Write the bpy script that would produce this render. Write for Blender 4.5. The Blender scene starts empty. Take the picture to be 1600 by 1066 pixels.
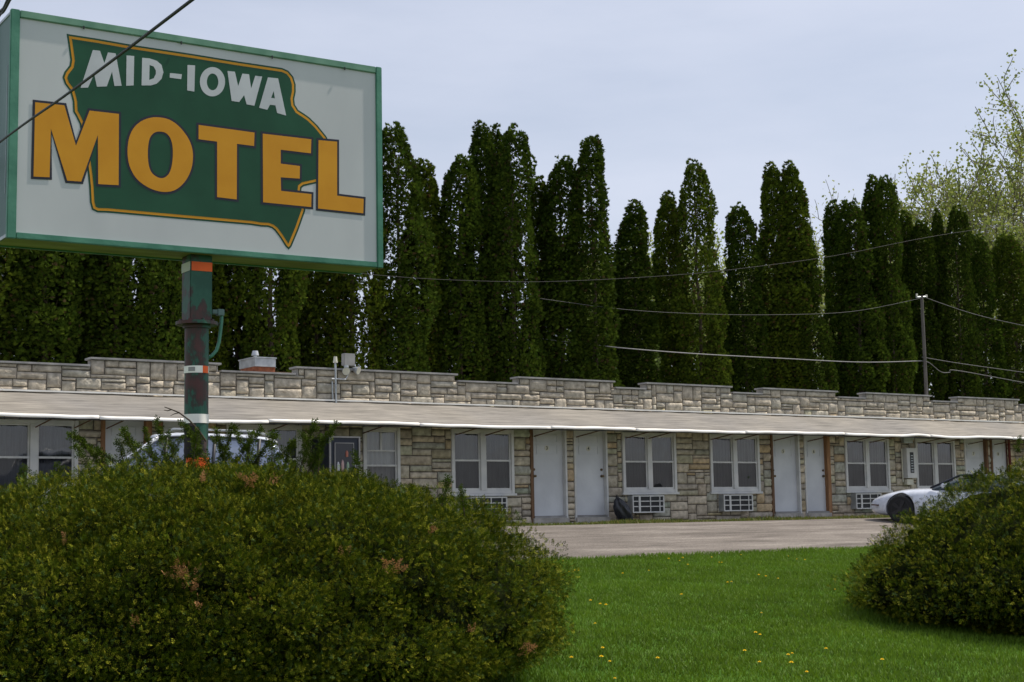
import bpy, bmesh, math, random
import numpy as np
from mathutils import Vector, Matrix
from mathutils.geometry import tessellate_polygon
random.seed(7)
RNG = np.random.default_rng(11)
scene = bpy.context.scene
C = scene.collection

# ------------------------------------------------------------------ camera model (solved from the photograph)
EYE = 0.22                                   # motel ground level is z = 0
FPX, TH, PH, RO = 2403.0, math.radians(35.07), math.radians(6.498), math.radians(1.032)
P = 28.5                                     # distance of the facade plane from the camera
Fv = Vector((math.sin(TH)*math.cos(PH), math.cos(TH)*math.cos(PH), math.sin(PH)))
r0 = Vector((math.cos(TH), -math.sin(TH), 0)); u0 = r0.cross(Fv)
Rv = r0*math.cos(RO) - u0*math.sin(RO)
Uv = r0*math.sin(RO) + u0*math.cos(RO)
EYEP = Vector((0, 0, EYE))

def ray(px, py): return Rv*(px-800) + Uv*(533-py) + Fv*FPX
def atY(px, py, Y):
    d = ray(px, py); return EYEP + d*(Y/d.y)
def atD(px, py, D):
    d = ray(px, py); return EYEP + d*(D/FPX)
def fx(px, py=720, Y=P): return atY(px, py, Y).x

cam = bpy.data.cameras.new('camera'); co = bpy.data.objects.new('camera', cam); C.objects.link(co)
M = Matrix((Rv, Uv, -Fv)).transposed().to_4x4(); M.translation = EYEP
co.matrix_world = M
cam.sensor_width = 36; cam.lens = FPX/1600*36; cam.clip_end = 3000; cam.clip_start = 0.1
scene.camera = co

# ------------------------------------------------------------------ materials
def newmat(name):
    m = bpy.data.materials.new(name); m.use_nodes = True
    nt = m.node_tree; b = nt.nodes['Principled BSDF']; return m, nt, b
def N(nt, t, **kw):
    n = nt.nodes.new(t)
    for k, v in kw.items(): setattr(n, k, v)
    return n
def ramp(nt, stops):
    r = N(nt, 'ShaderNodeValToRGB'); e = r.color_ramp.elements
    while len(e) > 1: e.remove(e[0])
    e[0].position = stops[0][0]; e[0].color = (*stops[0][1], 1)
    for p, c in stops[1:]:
        x = e.new(p); x.color = (*c, 1)
    return r
def noisy(name, c1, c2, scale=4, rough=0.7, bump=0.0, bscale=None, metal=0, detail=6, stretch=None, spec=0.3, lo=.35, hi=.65, coord='Object'):
    m, nt, b = newmat(name)
    tc = N(nt, 'ShaderNodeTexCoord'); mp = N(nt, 'ShaderNodeMapping')
    if stretch: mp.inputs['Scale'].default_value = stretch
    nt.links.new(tc.outputs[coord], mp.inputs[0])
    n = N(nt, 'ShaderNodeTexNoise'); n.inputs['Scale'].default_value = scale; n.inputs['Detail'].default_value = detail
    nt.links.new(mp.outputs[0], n.inputs['Vector'])
    r = ramp(nt, [(lo, c1), (hi, c2)]); nt.links.new(n.outputs[0], r.inputs[0])
    nt.links.new(r.outputs[0], b.inputs['Base Color'])
    b.inputs['Roughness'].default_value = rough; b.inputs['Metallic'].default_value = metal
    b.inputs['Specular IOR Level'].default_value = spec
    if bump:
        n2 = N(nt, 'ShaderNodeTexNoise'); n2.inputs['Scale'].default_value = bscale or scale*6; n2.inputs['Detail'].default_value = 8
        nt.links.new(mp.outputs[0], n2.inputs['Vector'])
        bp = N(nt, 'ShaderNodeBump'); bp.inputs['Strength'].default_value = bump; bp.inputs['Distance'].default_value = .02
        nt.links.new(n2.outputs[0], bp.inputs['Height']); nt.links.new(bp.outputs[0], b.inputs['Normal'])
    return m
def attrmat(name, rough=.85, bump=0, bscale=30, spec=.2, trans=0.0, nmul=None, nscale=12, objvar=0):
    """colour from the mesh attribute 'Col', optionally multiplied by noise"""
    m, nt, b = newmat(name)
    a = N(nt, 'ShaderNodeAttribute'); a.attribute_name = 'Col'
    col = a.outputs['Color']
    tc = N(nt, 'ShaderNodeTexCoord')
    if nmul:
        n = N(nt, 'ShaderNodeTexNoise'); n.inputs['Scale'].default_value = nscale; n.inputs['Detail'].default_value = 8
        nt.links.new(tc.outputs['Object'], n.inputs['Vector'])
        r = ramp(nt, [(.3, nmul[0]), (.7, nmul[1])]); nt.links.new(n.outputs[0], r.inputs[0])
        mx = N(nt, 'ShaderNodeMix', data_type='RGBA', blend_type='MULTIPLY'); mx.inputs[0].default_value = 1
        nt.links.new(col, mx.inputs[6]); nt.links.new(r.outputs[0], mx.inputs[7]); col = mx.outputs[2]
    if objvar:
        oi = N(nt, 'ShaderNodeObjectInfo'); r = ramp(nt, [(0, (1-objvar, 1-objvar, 1-objvar)), (.5, (1, 1, 1)), (1, (1+objvar*1.2, 1+objvar*.6, 1))])
        nt.links.new(oi.outputs['Random'], r.inputs[0])
        mx = N(nt, 'ShaderNodeMix', data_type='RGBA', blend_type='MULTIPLY'); mx.inputs[0].default_value = 1
        nt.links.new(col, mx.inputs[6]); nt.links.new(r.outputs[0], mx.inputs[7]); col = mx.outputs[2]
    nt.links.new(col, b.inputs['Base Color'])
    b.inputs['Roughness'].default_value = rough; b.inputs['Specular IOR Level'].default_value = spec
    if bump:
        n2 = N(nt, 'ShaderNodeTexNoise'); n2.inputs['Scale'].default_value = bscale; n2.inputs['Detail'].default_value = 8
        nt.links.new(tc.outputs['Object'], n2.inputs['Vector'])
        bp = N(nt, 'ShaderNodeBump'); bp.inputs['Strength'].default_value = bump; bp.inputs['Distance'].default_value = .02
        nt.links.new(n2.outputs[0], bp.inputs['Height']); nt.links.new(bp.outputs[0], b.inputs['Normal'])
    if trans:
        t = N(nt, 'ShaderNodeBsdfTranslucent'); nt.links.new(col, t.inputs[0])
        ms = N(nt, 'ShaderNodeMixShader'); ms.inputs[0].default_value = trans
        nt.links.new(b.outputs[0], ms.inputs[1]); nt.links.new(t.outputs[0], ms.inputs[2])
        nt.links.new(ms.outputs[0], nt.nodes['Material Output'].inputs[0])
    return m
def plain(name, c, rough=.6, metal=0, spec=.4):
    return noisy(name, tuple(x*.88 for x in c), tuple(min(1, x*1.08) for x in c), 7, rough, metal=metal, spec=spec)

MT = {}
MT['white'] = noisy('white_paint', (.53, .53, .53), (.64, .63, .61), 3, .55, .08, 40)
MT['door'] = noisy('door_paint', (.52, .53, .56), (.61, .62, .645), 1.5, .5, .12, 12)
MT['trimwhite'] = noisy('drip_edge_paint', (.78, .75, .70), (.9, .88, .84), 2.5, .5)
MT['orange'] = noisy('stained_wood', (.21, .105, .05), (.36, .19, .09), 3, .7, .2, 40, stretch=(6, 6, .6))
MT['brown'] = noisy('brown_wood', (.10, .06, .035), (.2, .11, .06), 3, .8, .2, 40, stretch=(6, 6, .6))
MT['redwood'] = noisy('dark_red_wood', (.10, .02, .015), (.16, .04, .03), 3, .8)
MT['curtain'] = noisy('curtain_cloth', (.07, .07, .066), (.16, .16, .15), 2, .9, stretch=(4, 4, .4))
MT['blind'] = noisy('pale_blind', (.5, .48, .46), (.58, .56, .53), 2, .9)
MT['dark'] = plain('dark_plastic', (.02, .021, .025), .5)
MT['black'] = plain('black_rubber', (.015, .015, .016), .75)
MT['metal'] = noisy('galvanised_metal', (.35, .37, .39), (.5, .52, .54), 5, .45, metal=.5)
MT['coping'] = noisy('grey_coping', (.22, .215, .21), (.34, .33, .32), 3, .6, .1)
MT['concrete'] = noisy('concrete', (.30, .28, .25), (.45, .42, .38), 5, .9, .4, 40)
MT['mortar'] = noisy('mortar', (.07, .06, .048), (.15, .13, .105), 6, .95, .4, 50)
MT['roofing'] = None
MT['knob'] = plain('aged_brass', (.12, .08, .04), .35, .8)
MT['plaque'] = plain('number_plate', (.62, .60, .50), .5)
MT['navy'] = plain('navy_cabinet', (.012, .016, .03), .4)
MT['wire'] = plain('black_cable', (.012, .012, .014), .6)
MT['wiregrey'] = plain('grey_cable', (.10, .10, .10), .6); MT['wirepale'] = plain('pale_cable', (.24, .24, .24), .6)
MT['bark'] = noisy('bark', (.05, .035, .025), (.11, .085, .06), 8, .95, .6, 30, stretch=(3, 3, .6))
MT['stone'] = attrmat('ashlar_stone', .92, .9, 26, .2, nmul=((.62, .60, .57), (1.2, 1.17, 1.12)), nscale=9)
MT['cedar'] = attrmat('arborvitae_foliage', .85, trans=.25, objvar=.3, spec=.05)
MT['yew'] = attrmat('yew_foliage', .75, trans=.14, spec=.05)
MT['leaf'] = attrmat('spring_leaves', .7, trans=.35)
MT['grassblade'] = attrmat('grass_blades', .6, trans=.35, spec=.25)
MT['deadleaf'] = attrmat('dead_needles', .8, trans=.2)

# rolled roofing on the canopy: faint courses along the length
def roofing():
    m, nt, b = newmat('rolled_roofing')
    tc = N(nt, 'ShaderNodeTexCoord'); mp = N(nt, 'ShaderNodeMapping'); mp.inputs['Scale'].default_value = (.5, 7, 7)
    nt.links.new(tc.outputs['Object'], mp.inputs[0])
    n = N(nt, 'ShaderNodeTexNoise'); n.inputs['Scale'].default_value = 2.2; n.inputs['Detail'].default_value = 9; n.inputs['Roughness'].default_value = .7
    nt.links.new(mp.outputs[0], n.inputs['Vector'])
    r = ramp(nt, [(.32, (.13, .122, .108)), (.5, (.215, .20, .178)), (.68, (.30, .28, .25))])
    nt.links.new(n.outputs[0], r.inputs[0])
    n3 = N(nt, 'ShaderNodeTexNoise'); n3.inputs['Scale'].default_value = .45; n3.inputs['Detail'].default_value = 4
    nt.links.new(tc.outputs['Object'], n3.inputs['Vector'])
    r3 = ramp(nt, [(.35, (.88, .88, .90)), (.65, (1.08, 1.05, 1.0))]); nt.links.new(n3.outputs[0], r3.inputs[0])
    mx = N(nt, 'ShaderNodeMix', data_type='RGBA', blend_type='MULTIPLY'); mx.inputs[0].default_value = 1
    nt.links.new(r.outputs[0], mx.inputs[6]); nt.links.new(r3.outputs[0], mx.inputs[7])
    nt.links.new(mx.outputs[2], b.inputs['Base Color']); b.inputs['Roughness'].default_value = .9
    n2 = N(nt, 'ShaderNodeTexNoise'); n2.inputs['Scale'].default_value = 60
    nt.links.new(tc.outputs['Object'], n2.inputs['Vector'])
    bp = N(nt, 'ShaderNodeBump'); bp.inputs['Strength'].default_value = .4; bp.inputs['Distance'].default_value = .01
    nt.links.new(n2.outputs[0], bp.inputs['Height']); nt.links.new(bp.outputs[0], b.inputs['Normal'])
    return m
MT['roofing'] = roofing()

def glassmat(name, tint=(.75, .8, .8), gloss=.12):
    m, nt, b = newmat(name); nt.nodes.remove(b)
    t = N(nt, 'ShaderNodeBsdfTransparent'); t.inputs[0].default_value = (*tint, 1)
    g = N(nt, 'ShaderNodeBsdfGlossy'); g.inputs['Roughness'].default_value = .03; g.inputs[0].default_value = (.9, .9, .9, 1)
    f = N(nt, 'ShaderNodeFresnel'); f.inputs[0].default_value = 1.5
    ad = N(nt, 'ShaderNodeMath', operation='ADD'); ad.inputs[1].default_value = gloss; nt.links.new(f.outputs[0], ad.inputs[0])
    tc = N(nt, 'ShaderNodeTexCoord'); n = N(nt, 'ShaderNodeTexNoise'); n.inputs['Scale'].default_value = 1.3
    nt.links.new(tc.outputs['Object'], n.inputs['Vector'])
    bp = N(nt, 'ShaderNodeBump'); bp.inputs['Strength'].default_value = .25; bp.inputs['Distance'].default_value = .05
    nt.links.new(n.outputs[0], bp.inputs['Height']); nt.links.new(bp.outputs[0], g.inputs['Normal'])
    ms = N(nt, 'ShaderNodeMixShader'); nt.links.new(ad.outputs[0], ms.inputs[0])
    nt.links.new(t.outputs[0], ms.inputs[1]); nt.links.new(g.outputs[0], ms.inputs[2])
    nt.links.new(ms.outputs[0], nt.nodes['Material Output'].inputs[0])
    return m
MT['glass'] = glassmat('window_glass', (.75, .78, .78), .05)
MT['screen'] = glassmat('insect_screen_glass', (.5, .5, .51), .01)
def shiny(name, c, rough=.08, metal=0, coat=0):
    m = plain(name, c, rough, metal, .5); m.node_tree.nodes['Principled BSDF'].inputs['Coat Weight'].default_value = coat; return m
MT['carwhite'] = shiny('car_paint_white', (.62, .65, .72), .25, 0, .8)
MT['carglass'] = shiny('car_glass', (.03, .045, .055), .04)
MT['rim'] = shiny('dark_wheel_rim', (.05, .05, .055), .3, .8)

# ------------------------------------------------------------------ object helpers
def tag(o, label=None, cat=None, group=None, kind=None):
    if label: o['label'] = label
    if cat: o['category'] = cat
    if group: o['group'] = group
    if kind: o['kind'] = kind
    return o
def thing(name, label, cat, loc=(0, 0, 0), rz=0, group=None):
    o = bpy.data.objects.new(name, None); C.objects.link(o); o.location = loc; o.rotation_euler = (0, 0, rz)
    o.empty_display_size = .2
    return tag(o, label, cat, group)
def link(name, me, mats, parent=None, smooth=False):
    o = bpy.data.objects.new(name, me); C.objects.link(o)
    for m in (mats if isinstance(mats, (list, tuple)) else [mats]):
        me.materials.append(MT[m] if isinstance(m, str) else m)
    if smooth: me.polygons.foreach_set('use_smooth', [True]*len(me.polygons))
    if parent: o.parent = parent
    return o
class MB:
    """collects shapes; build() links them as one mesh object.  org = thing origin when coordinates are given in world space"""
    def __init__(s, org=(0, 0, 0)): s.bm = bmesh.new(); s.org = Vector(org); s.mi = 0
    def _v(s, p): return s.bm.verts.new(Vector(p)-s.org)
    def _f(s, vs):
        try: f = s.bm.faces.new(vs); f.material_index = s.mi; return f
        except ValueError: return None
    def box(s, a, b):
        x0, x1 = sorted((a[0], b[0])); y0, y1 = sorted((a[1], b[1])); z0, z1 = sorted((a[2], b[2]))
        v = [s._v((x, y, z)) for z in (z0, z1) for y in (y0, y1) for x in (x0, x1)]
        for q in ((0, 2, 3, 1), (4, 5, 7, 6), (0, 1, 5, 4), (2, 6, 7, 3), (0, 4, 6, 2), (1, 3, 7, 5)): s._f([v[i] for i in q])
    def tube(s, pts, r, n=8, r1=None, cap=True):
        pts = [Vector(p) for p in pts]; rings = []
        L = len(pts)
        for i, p in enumerate(pts):
            d = (pts[min(i+1, L-1)]-pts[max(i-1, 0)]).normalized()
            a = d.orthogonal().normalized() if i == 0 else (a - d*a.dot(d)).normalized()
            b = d.cross(a); rr = r if r1 is None else r+(r1-r)*i/(L-1)
            if isinstance(r, (list, tuple)): rr = r[i]
            rings.append([s._v(p+(a*math.cos(2*math.pi*k/n)+b*math.sin(2*math.pi*k/n))*rr) for k in range(n)])
        for A, B in zip(rings, rings[1:]):
            for k in range(n): s._f([A[k], A[(k+1) % n], B[(k+1) % n], B[k]])
        if cap: s._f(rings[0][::-1]); s._f(rings[-1])
    def cyl(s, c, axis, r, h, n=24, r2=None):
        c = Vector(c); ax = Vector(axis).normalized(); s.tube([c, c+ax*h], r, n, r2)
    def poly(s, pts): s._f([s._v(p) for p in pts])
    def build(s, name, mats, parent=None, smooth=False, bevel=0):
        bmesh.ops.recalc_face_normals(s.bm, faces=s.bm.faces)
        if bevel: bmesh.ops.bevel(s.bm, geom=[e for e in s.bm.edges], offset=bevel, segments=2, affect='EDGES')
        me = bpy.data.meshes.new(name); s.bm.to_mesh(me); s.bm.free()
        return link(name, me, mats, parent, smooth)
def np_mesh(name, V, F, mats, parent=None, col=None, smooth=False):
    """V (n,3), F (m,k), col (n,3) per vertex"""
    me = bpy.data.meshes.new(name); n = len(V); m, k = F.shape
    me.vertices.add(n); me.vertices.foreach_set('co', np.asarray(V, np.float32).ravel())
    me.loops.add(m*k); me.loops.foreach_set('vertex_index', F.astype(np.int32).ravel())
    me.polygons.add(m); me.polygons.foreach_set('loop_start', np.arange(0, m*k, k, dtype=np.int32))
    me.update(calc_edges=True)
    if col is not None:
        a = me.color_attributes.new('Col', 'FLOAT_COLOR', 'POINT')
        a.data.foreach_set('color', np.concatenate([col, np.ones((n, 1))], 1).astype(np.float32).ravel())
    return link(name, me, mats, parent, smooth)
def stamp(TV, TF, pos, bas, scl, colr, tcol=None):
    """template verts (t,3) stamped at pos (n,3) with bases (n,3,3: rows = x,y,z axes)"""
    n, t = len(pos), len(TV)
    V = np.einsum('tk,nkj->ntj', TV, bas)*scl[:, None, None] + pos[:, None, :]
    F = (TF[None]+np.arange(n)[:, None, None]*t).reshape(-1, TF.shape[1])
    c = np.repeat(colr[:, None, :], t, 1)
    if tcol is not None: c = c*tcol[None, :, None]
    return V.reshape(-1, 3), F, c.reshape(-1, 3)
def bases(zdir, rng, spin=None):
    z = zdir/np.linalg.norm(zdir, axis=1, keepdims=True)
    r = rng.normal(size=z.shape) if spin is None else spin
    x = r-(r*z).sum(1, keepdims=True)*z; x /= np.linalg.norm(x, axis=1, keepdims=True)
    y = np.cross(z, x); return np.stack([x, y, z], 1)

# ------------------------------------------------------------------ terrain
KY = [-400, 2, 6, 9, 12, 20, 25.6, 27, 400]
KZ = [-1.74, -1.70, -1.62, -1.53, -1.34, -.72, -.235, -.215, -.215]
def gz(Y): return float(np.interp(Y, KY, KZ))+EYE
def gza(Y): return np.interp(Y, KY, KZ)+EYE
EDGE = 20.0                                   # near edge of the driveway
def strip(name, y0, y1, mat, dz, x0=-300, x1=400, wob0=0, wob1=0, kind='structure', nx=260):
    ys = sorted(set([y0, y1]+[k for k in KY if y0 < k < y1]+list(np.linspace(y0, y1, 8))))
    xs = np.concatenate([np.linspace(x0, 0, 8)[:-1], np.linspace(0, 45, nx), np.linspace(45, x1, 8)[1:]])
    V = []; nxn = len(xs)
    for j, y in enumerate(ys):
        f = (y-y0)/(y1-y0)
        for x in xs:
            w = wob0*(math.sin(x*1.7)+.6*math.sin(x*4.3+1)+.5*math.sin(x*9.1+2))*(1-f)+wob1*(math.sin(x*1.3+2)+.7*math.sin(x*5.1)+.6*math.sin(x*11.7))*f
            V.append((x, y+w, gz(y+w)+dz))
    F = [(j*nxn+i, j*nxn+i+1, (j+1)*nxn+i+1, (j+1)*nxn+i) for j in range(len(ys)-1) for i in range(nxn-1)]
    o = np_mesh(name, np.array(V), np.array(F), mat); return tag(o, kind=kind)

def lawnmat(name, a, b_, c):
    m, nt, b = newmat(name)
    tc = N(nt, 'ShaderNodeTexCoord')
    n = N(nt, 'ShaderNodeTexNoise'); n.inputs['Scale'].default_value = 1.2; n.inputs['Detail'].default_value = 10; n.inputs['Roughness'].default_value = .7
    nt.links.new(tc.outputs['Object'], n.inputs['Vector'])
    r = ramp(nt, [(.3, a), (.5, b_), (.72, c)]); nt.links.new(n.outputs[0], r.inputs[0])
    nt.links.new(r.outputs[0], b.inputs['Base Color']); b.inputs['Roughness'].default_value = .95
    b.inputs['Specular IOR Level'].default_value = .1
    return m
MT['lawn'] = lawnmat('lawn_ground', (.03, .075, .008), (.05, .12, .010), (.08, .14, .02))
MT['stripgrass'] = lawnmat('dry_grass_ground', (.07, .09, .02), (.12, .13, .035), (.22, .18, .09))
def gravelmat():
    m, nt, b = newmat('worn_gravel_asphalt')
    tc = N(nt, 'ShaderNodeTexCoord'); mp = N(nt, 'ShaderNodeMapping'); mp.inputs['Scale'].default_value = (.25, 1, 1)
    nt.links.new(tc.outputs['Object'], mp.inputs[0])
    n = N(nt, 'ShaderNodeTexNoise'); n.inputs['Scale'].default_value = 1.6; n.inputs['Detail'].default_value = 10; n.inputs['Roughness'].default_value = .65
    nt.links.new(mp.outputs[0], n.inputs['Vector'])
    r = ramp(nt, [(.36, (.09, .076, .063)), (.5, (.15, .13, .111)), (.64, (.22, .196, .17))]); nt.links.new(n.outputs[0], r.inputs[0])
    v = N(nt, 'ShaderNodeTexNoise'); v.inputs['Scale'].default_value = 28; v.inputs['Detail'].default_value = 6
    nt.links.new(tc.outputs['Object'], v.inputs['Vector'])
    r2 = ramp(nt, [(.35, (.7, .7, .7)), (.65, (1.25, 1.22, 1.2))]); nt.links.new(v.outputs[0], r2.inputs[0])
    mx = N(nt, 'ShaderNodeMix', data_type='RGBA', blend_type='MULTIPLY'); mx.inputs[0].default_value = 1
    nt.links.new(r.outputs[0], mx.inputs[6]); nt.links.new(r2.outputs[0], mx.inputs[7])
    nt.links.new(mx.outputs[2], b.inputs['Base Color']); b.inputs['Roughness'].default_value = .95
    bp = N(nt, 'ShaderNodeBump'); bp.inputs['Strength'].default_value = .7; bp.inputs['Distance'].default_value = .02
    nt.links.new(v.outputs[0], bp.inputs['Height']); nt.links.new(bp.outputs[0], b.inputs['Normal'])
    return m
MT['gravel'] = gravelmat()
strip('ground', -300, 600, MT['lawn'], 0)
strip('driveway', EDGE, 26.6, MT['gravel'], .012, -120, 200, .035, .05)
strip('ground_verge', 26.45, 27.95, MT['stripgrass'], .006, -60, 120)
strip('street', -14, -1.5, MT['gravel'], .012)
w = MB(); w.box((-6, 27.9, -.05), (50, 28.46, .055)); tag(w.build('walkway', 'concrete', bevel=.008), kind='structure')

def in_view(X, Y, mx=220):
    z = gza(Y); d = np.stack([X, Y, z-EYE], -1)
    f = d@np.array(Fv); x = d@np.array(Rv)/f*FPX+800; y = 533-(d@np.array(Uv))/f*FPX
    return (f > 1) & (x > -mx) & (x < 1600+mx*2) & (y < 1066+mx*1.5)

# grass blades
def blades(name, X, Y, hgt, cols, label, lean=.35, width=.004):
    n = len(X); rng = RNG
    pos = np.stack([X, Y, gza(Y)], 1)
    zd = np.stack([rng.normal(size=n)*lean, rng.normal(size=n)*lean, np.ones(n)], 1)
    B = bases(zd, rng)
    wv = width/.05
    TV = np.array([(-wv, 0, 0), (wv, 0, 0), (wv*.7, .12, .6), (-wv*.7, .12, .6), (0, .34, 1.0), (0, .34, 1.0)])
    TF = np.array([(0, 1, 2, 3), (3, 2, 4, 5)])
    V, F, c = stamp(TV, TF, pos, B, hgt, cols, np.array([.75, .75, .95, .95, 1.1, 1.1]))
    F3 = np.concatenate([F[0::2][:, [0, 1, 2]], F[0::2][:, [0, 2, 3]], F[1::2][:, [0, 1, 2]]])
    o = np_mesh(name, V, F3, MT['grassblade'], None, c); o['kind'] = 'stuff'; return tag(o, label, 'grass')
def sinn(X, Y, s, ph=0):
    return (np.sin(X*s*1.0+Y*s*.7+ph)+np.sin(X*s*.61-Y*s*1.13+ph*2.1+1.7)+np.sin(X*s*1.71+Y*s*1.9+ph*.7+.4)*.7)/2.7
n = 680000
X = RNG.uniform(2, 34, n); Y = RNG.uniform(7.5, EDGE+.08, n)
k = in_view(X, Y) & (RNG.uniform(size=n) < np.clip(1.45-(Y-9)/16, .45, 1))
X, Y = X[k], Y[k]; n = len(X)
pat = sinn(X, Y, 1.3)*.5+sinn(X, Y, 5.1, 2)*.4+RNG.normal(size=n)*.45
base = np.array([.108, .192, .012])[None]*(1+.28*pat[:, None])
mixy = np.clip(RNG.normal(size=n)*.5-.3+.6*sinn(X, Y, 1.9, 5), 0, 1)[:, None]
cols = np.clip(base*(1-mixy*.6)+np.array([.16, .24, .02])*mixy*.6, .005, 1)
hg = (.045+.02*RNG.uniform(size=n))*(1+.25*sinn(X, Y, 3.3, 1))*(1+.5*(Y > EDGE-.25)*RNG.uniform(size=n))
blades('lawn_grass', X, Y, hg, cols, 'short bright green lawn grass between the two big yew shrubs')
n = 26000
X = RNG.uniform(6, 44, n); Y = 26.5+1.42*RNG.beta(1.3, 1.3, n)
keep = sinn(X, Y, 1.9)+RNG.normal(size=n)*.5 > -.35; X, Y = X[keep], Y[keep]; n = len(X)
t = RNG.uniform(size=(n, 1)); cols = np.array([.08, .13, .02])*t+np.array([.19, .17, .05])*(1-t)
blades('verge_grass', X, Y, .05+.07*np.clip(sinn(X, Y, 2.6, 3), 0, 1)+.03*RNG.uniform(size=n), cols, 'thin yellowish grass strip along the motel walkway', .5, .006)

# ------------------------------------------------------------------ dandelions
DD = [(1493-700+0, 0)]
dpix = [(877,892),(889,892),(898,891),(904,892),(973,896),(1014,890),(1045,874),(1062,875),(1067,873),(1112,870),(1124,877),(1128,878),(1158,865),
 (1186,900),(1197,901),(1216,904),(1232,867),(1245,872),(1258,874),(1137,911),(1143,909),(923,941),(938,946),(947,949),(930,976),(1190,958),(1181,993),(1188,995),
 (1164,1022),(1232,1028),(1238,1024),(1291,1018),(1187,1039),(1237,1043),(893,1033),(942,1018),(940,1034),(953,1037),(1028,1034),(1261,1055),(961,1063),(1379,1037),(1305,921),(1065,932),(1075,882)]
def ground_hit(px, py):
    d = ray(px, py); t0, t1 = 5/d.y, 27/d.y
    for _ in range(50):
        t = (t0+t1)/2; p = EYEP+d*t
        if p.z > gz(p.y): t0 = t
        else: t1 = t
    return EYEP+d*t0
MT['petal'] = plain('dandelion_petals', (.95, .68, .02), .7)
MT['stem'] = plain('dandelion_stem', (.10, .16, .05), .7)
def make_dandelion():
    t = thing('dandelion', 'small yellow dandelion flower in the green lawn', 'flower', group='dandelions in the lawn')
    m = MB(); m.tube([(0, 0, 0), (.004, 0, .04), (.0, .004, .078)], .0022, 5); m.build('stem', 'stem', t)
    m = MB()
    for ring, (nr, tilt, ln) in enumerate(((14, .25, .024), (12, .6, .02), (8, 1.05, .015))):
        for i in range(nr):
            a = 2*math.pi*(i+.5*ring)/nr; d = Vector((math.cos(a)*math.cos(tilt), math.sin(a)*math.cos(tilt), math.sin(tilt)))
            s = Vector((-math.sin(a), math.cos(a), 0))*.0035; c = Vector((0, 0, .078+.002*ring))
            m.poly([c-s, c+s, c+d*ln+s, c+d*ln-s])
    m.build('petals', 'petal', t)
    return t
def dup(root, loc, rz=0, label=None, group=None, scale=None):
    r = root.copy(); C.objects.link(r); r.location = loc; r.rotation_euler = (0, 0, rz)
    if label: r['label'] = label
    if group: r['group'] = group
    if scale is not None: r.scale = (scale,)*3 if isinstance(scale, (int, float)) else scale
    for ch in list(root.children):
        c = ch.copy(); C.objects.link(c); c.parent = r
        for g in ch.children:
            d = g.copy(); C.objects.link(d); d.parent = c
    return r
dd = make_dandelion()
for i, (px, py) in enumerate(dpix):
    p = ground_hit(px, py+7)
    rz = random.uniform(0, 6); sc = random.uniform(.6, 1.05)
    if i == 0: dd.location = p; dd.scale = (sc,)*3
    else: dup(dd, p, rz, scale=sc)

# ------------------------------------------------------------------ the motel
MX0, MX1 = -2.0, 48.0
CH = .071; CW = .07
doors = [  # x0, x1, knob side, digit, left trim, right trim
 (fx(163), fx(226), 'r', '1', 'orange', 'orange'),
 (fx(163)+1.15, fx(163)+2.05, 'l', '2', 'orange', 'white'),
 (20.52, 21.42, 'l', '3', 'brown', 'white'), (21.74, 22.62, 'r', '4', 'white', 'white'),
 (28.08, 28.98, 'l', '5', 'brown', 'white'), (29.26, 30.03, 'r', '6', 'white', 'orange'),
 (35.66, 36.56, 'l', '7', 'white', 'brown'), (36.84, 37.58, 'r', '8', 'brown', 'redwood'),
 (2.9, 3.8, 'r', '', 'white', 'white'), (43.2, 44.1, 'l', '9', 'white', 'white')]
DZ0, DZ1 = .21, 2.22
WZ0, WZ1 = .73, 2.13
wins = [(8.30, 9.92), (13.0, 14.62), (18.34, 19.95), (23.16, 24.78), (25.95, 27.57), (30.76, 32.42), (33.56, 35.16), (38.7, 40.3), (41.0, 42.6), (5.4, 7.0)]
single = (16.12, 16.97)
highs = [(10.21, 12.8), (14.56, 18.45), (20.17, 22.91), (23.96, 26.69), (27.84, 30.5), (31.67, 34.28), (35.46, 38.15), (39.4, 42.1), (43.4, 46), (4.2, 7.9)]
NR_LO, NR_HI = 45, 47
motel = thing('motel_building', 'long low motel clad in pale stone with a shingled canopy over white doors', 'motel', (20, P, 0))
ORG = (20, P, 0)
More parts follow.
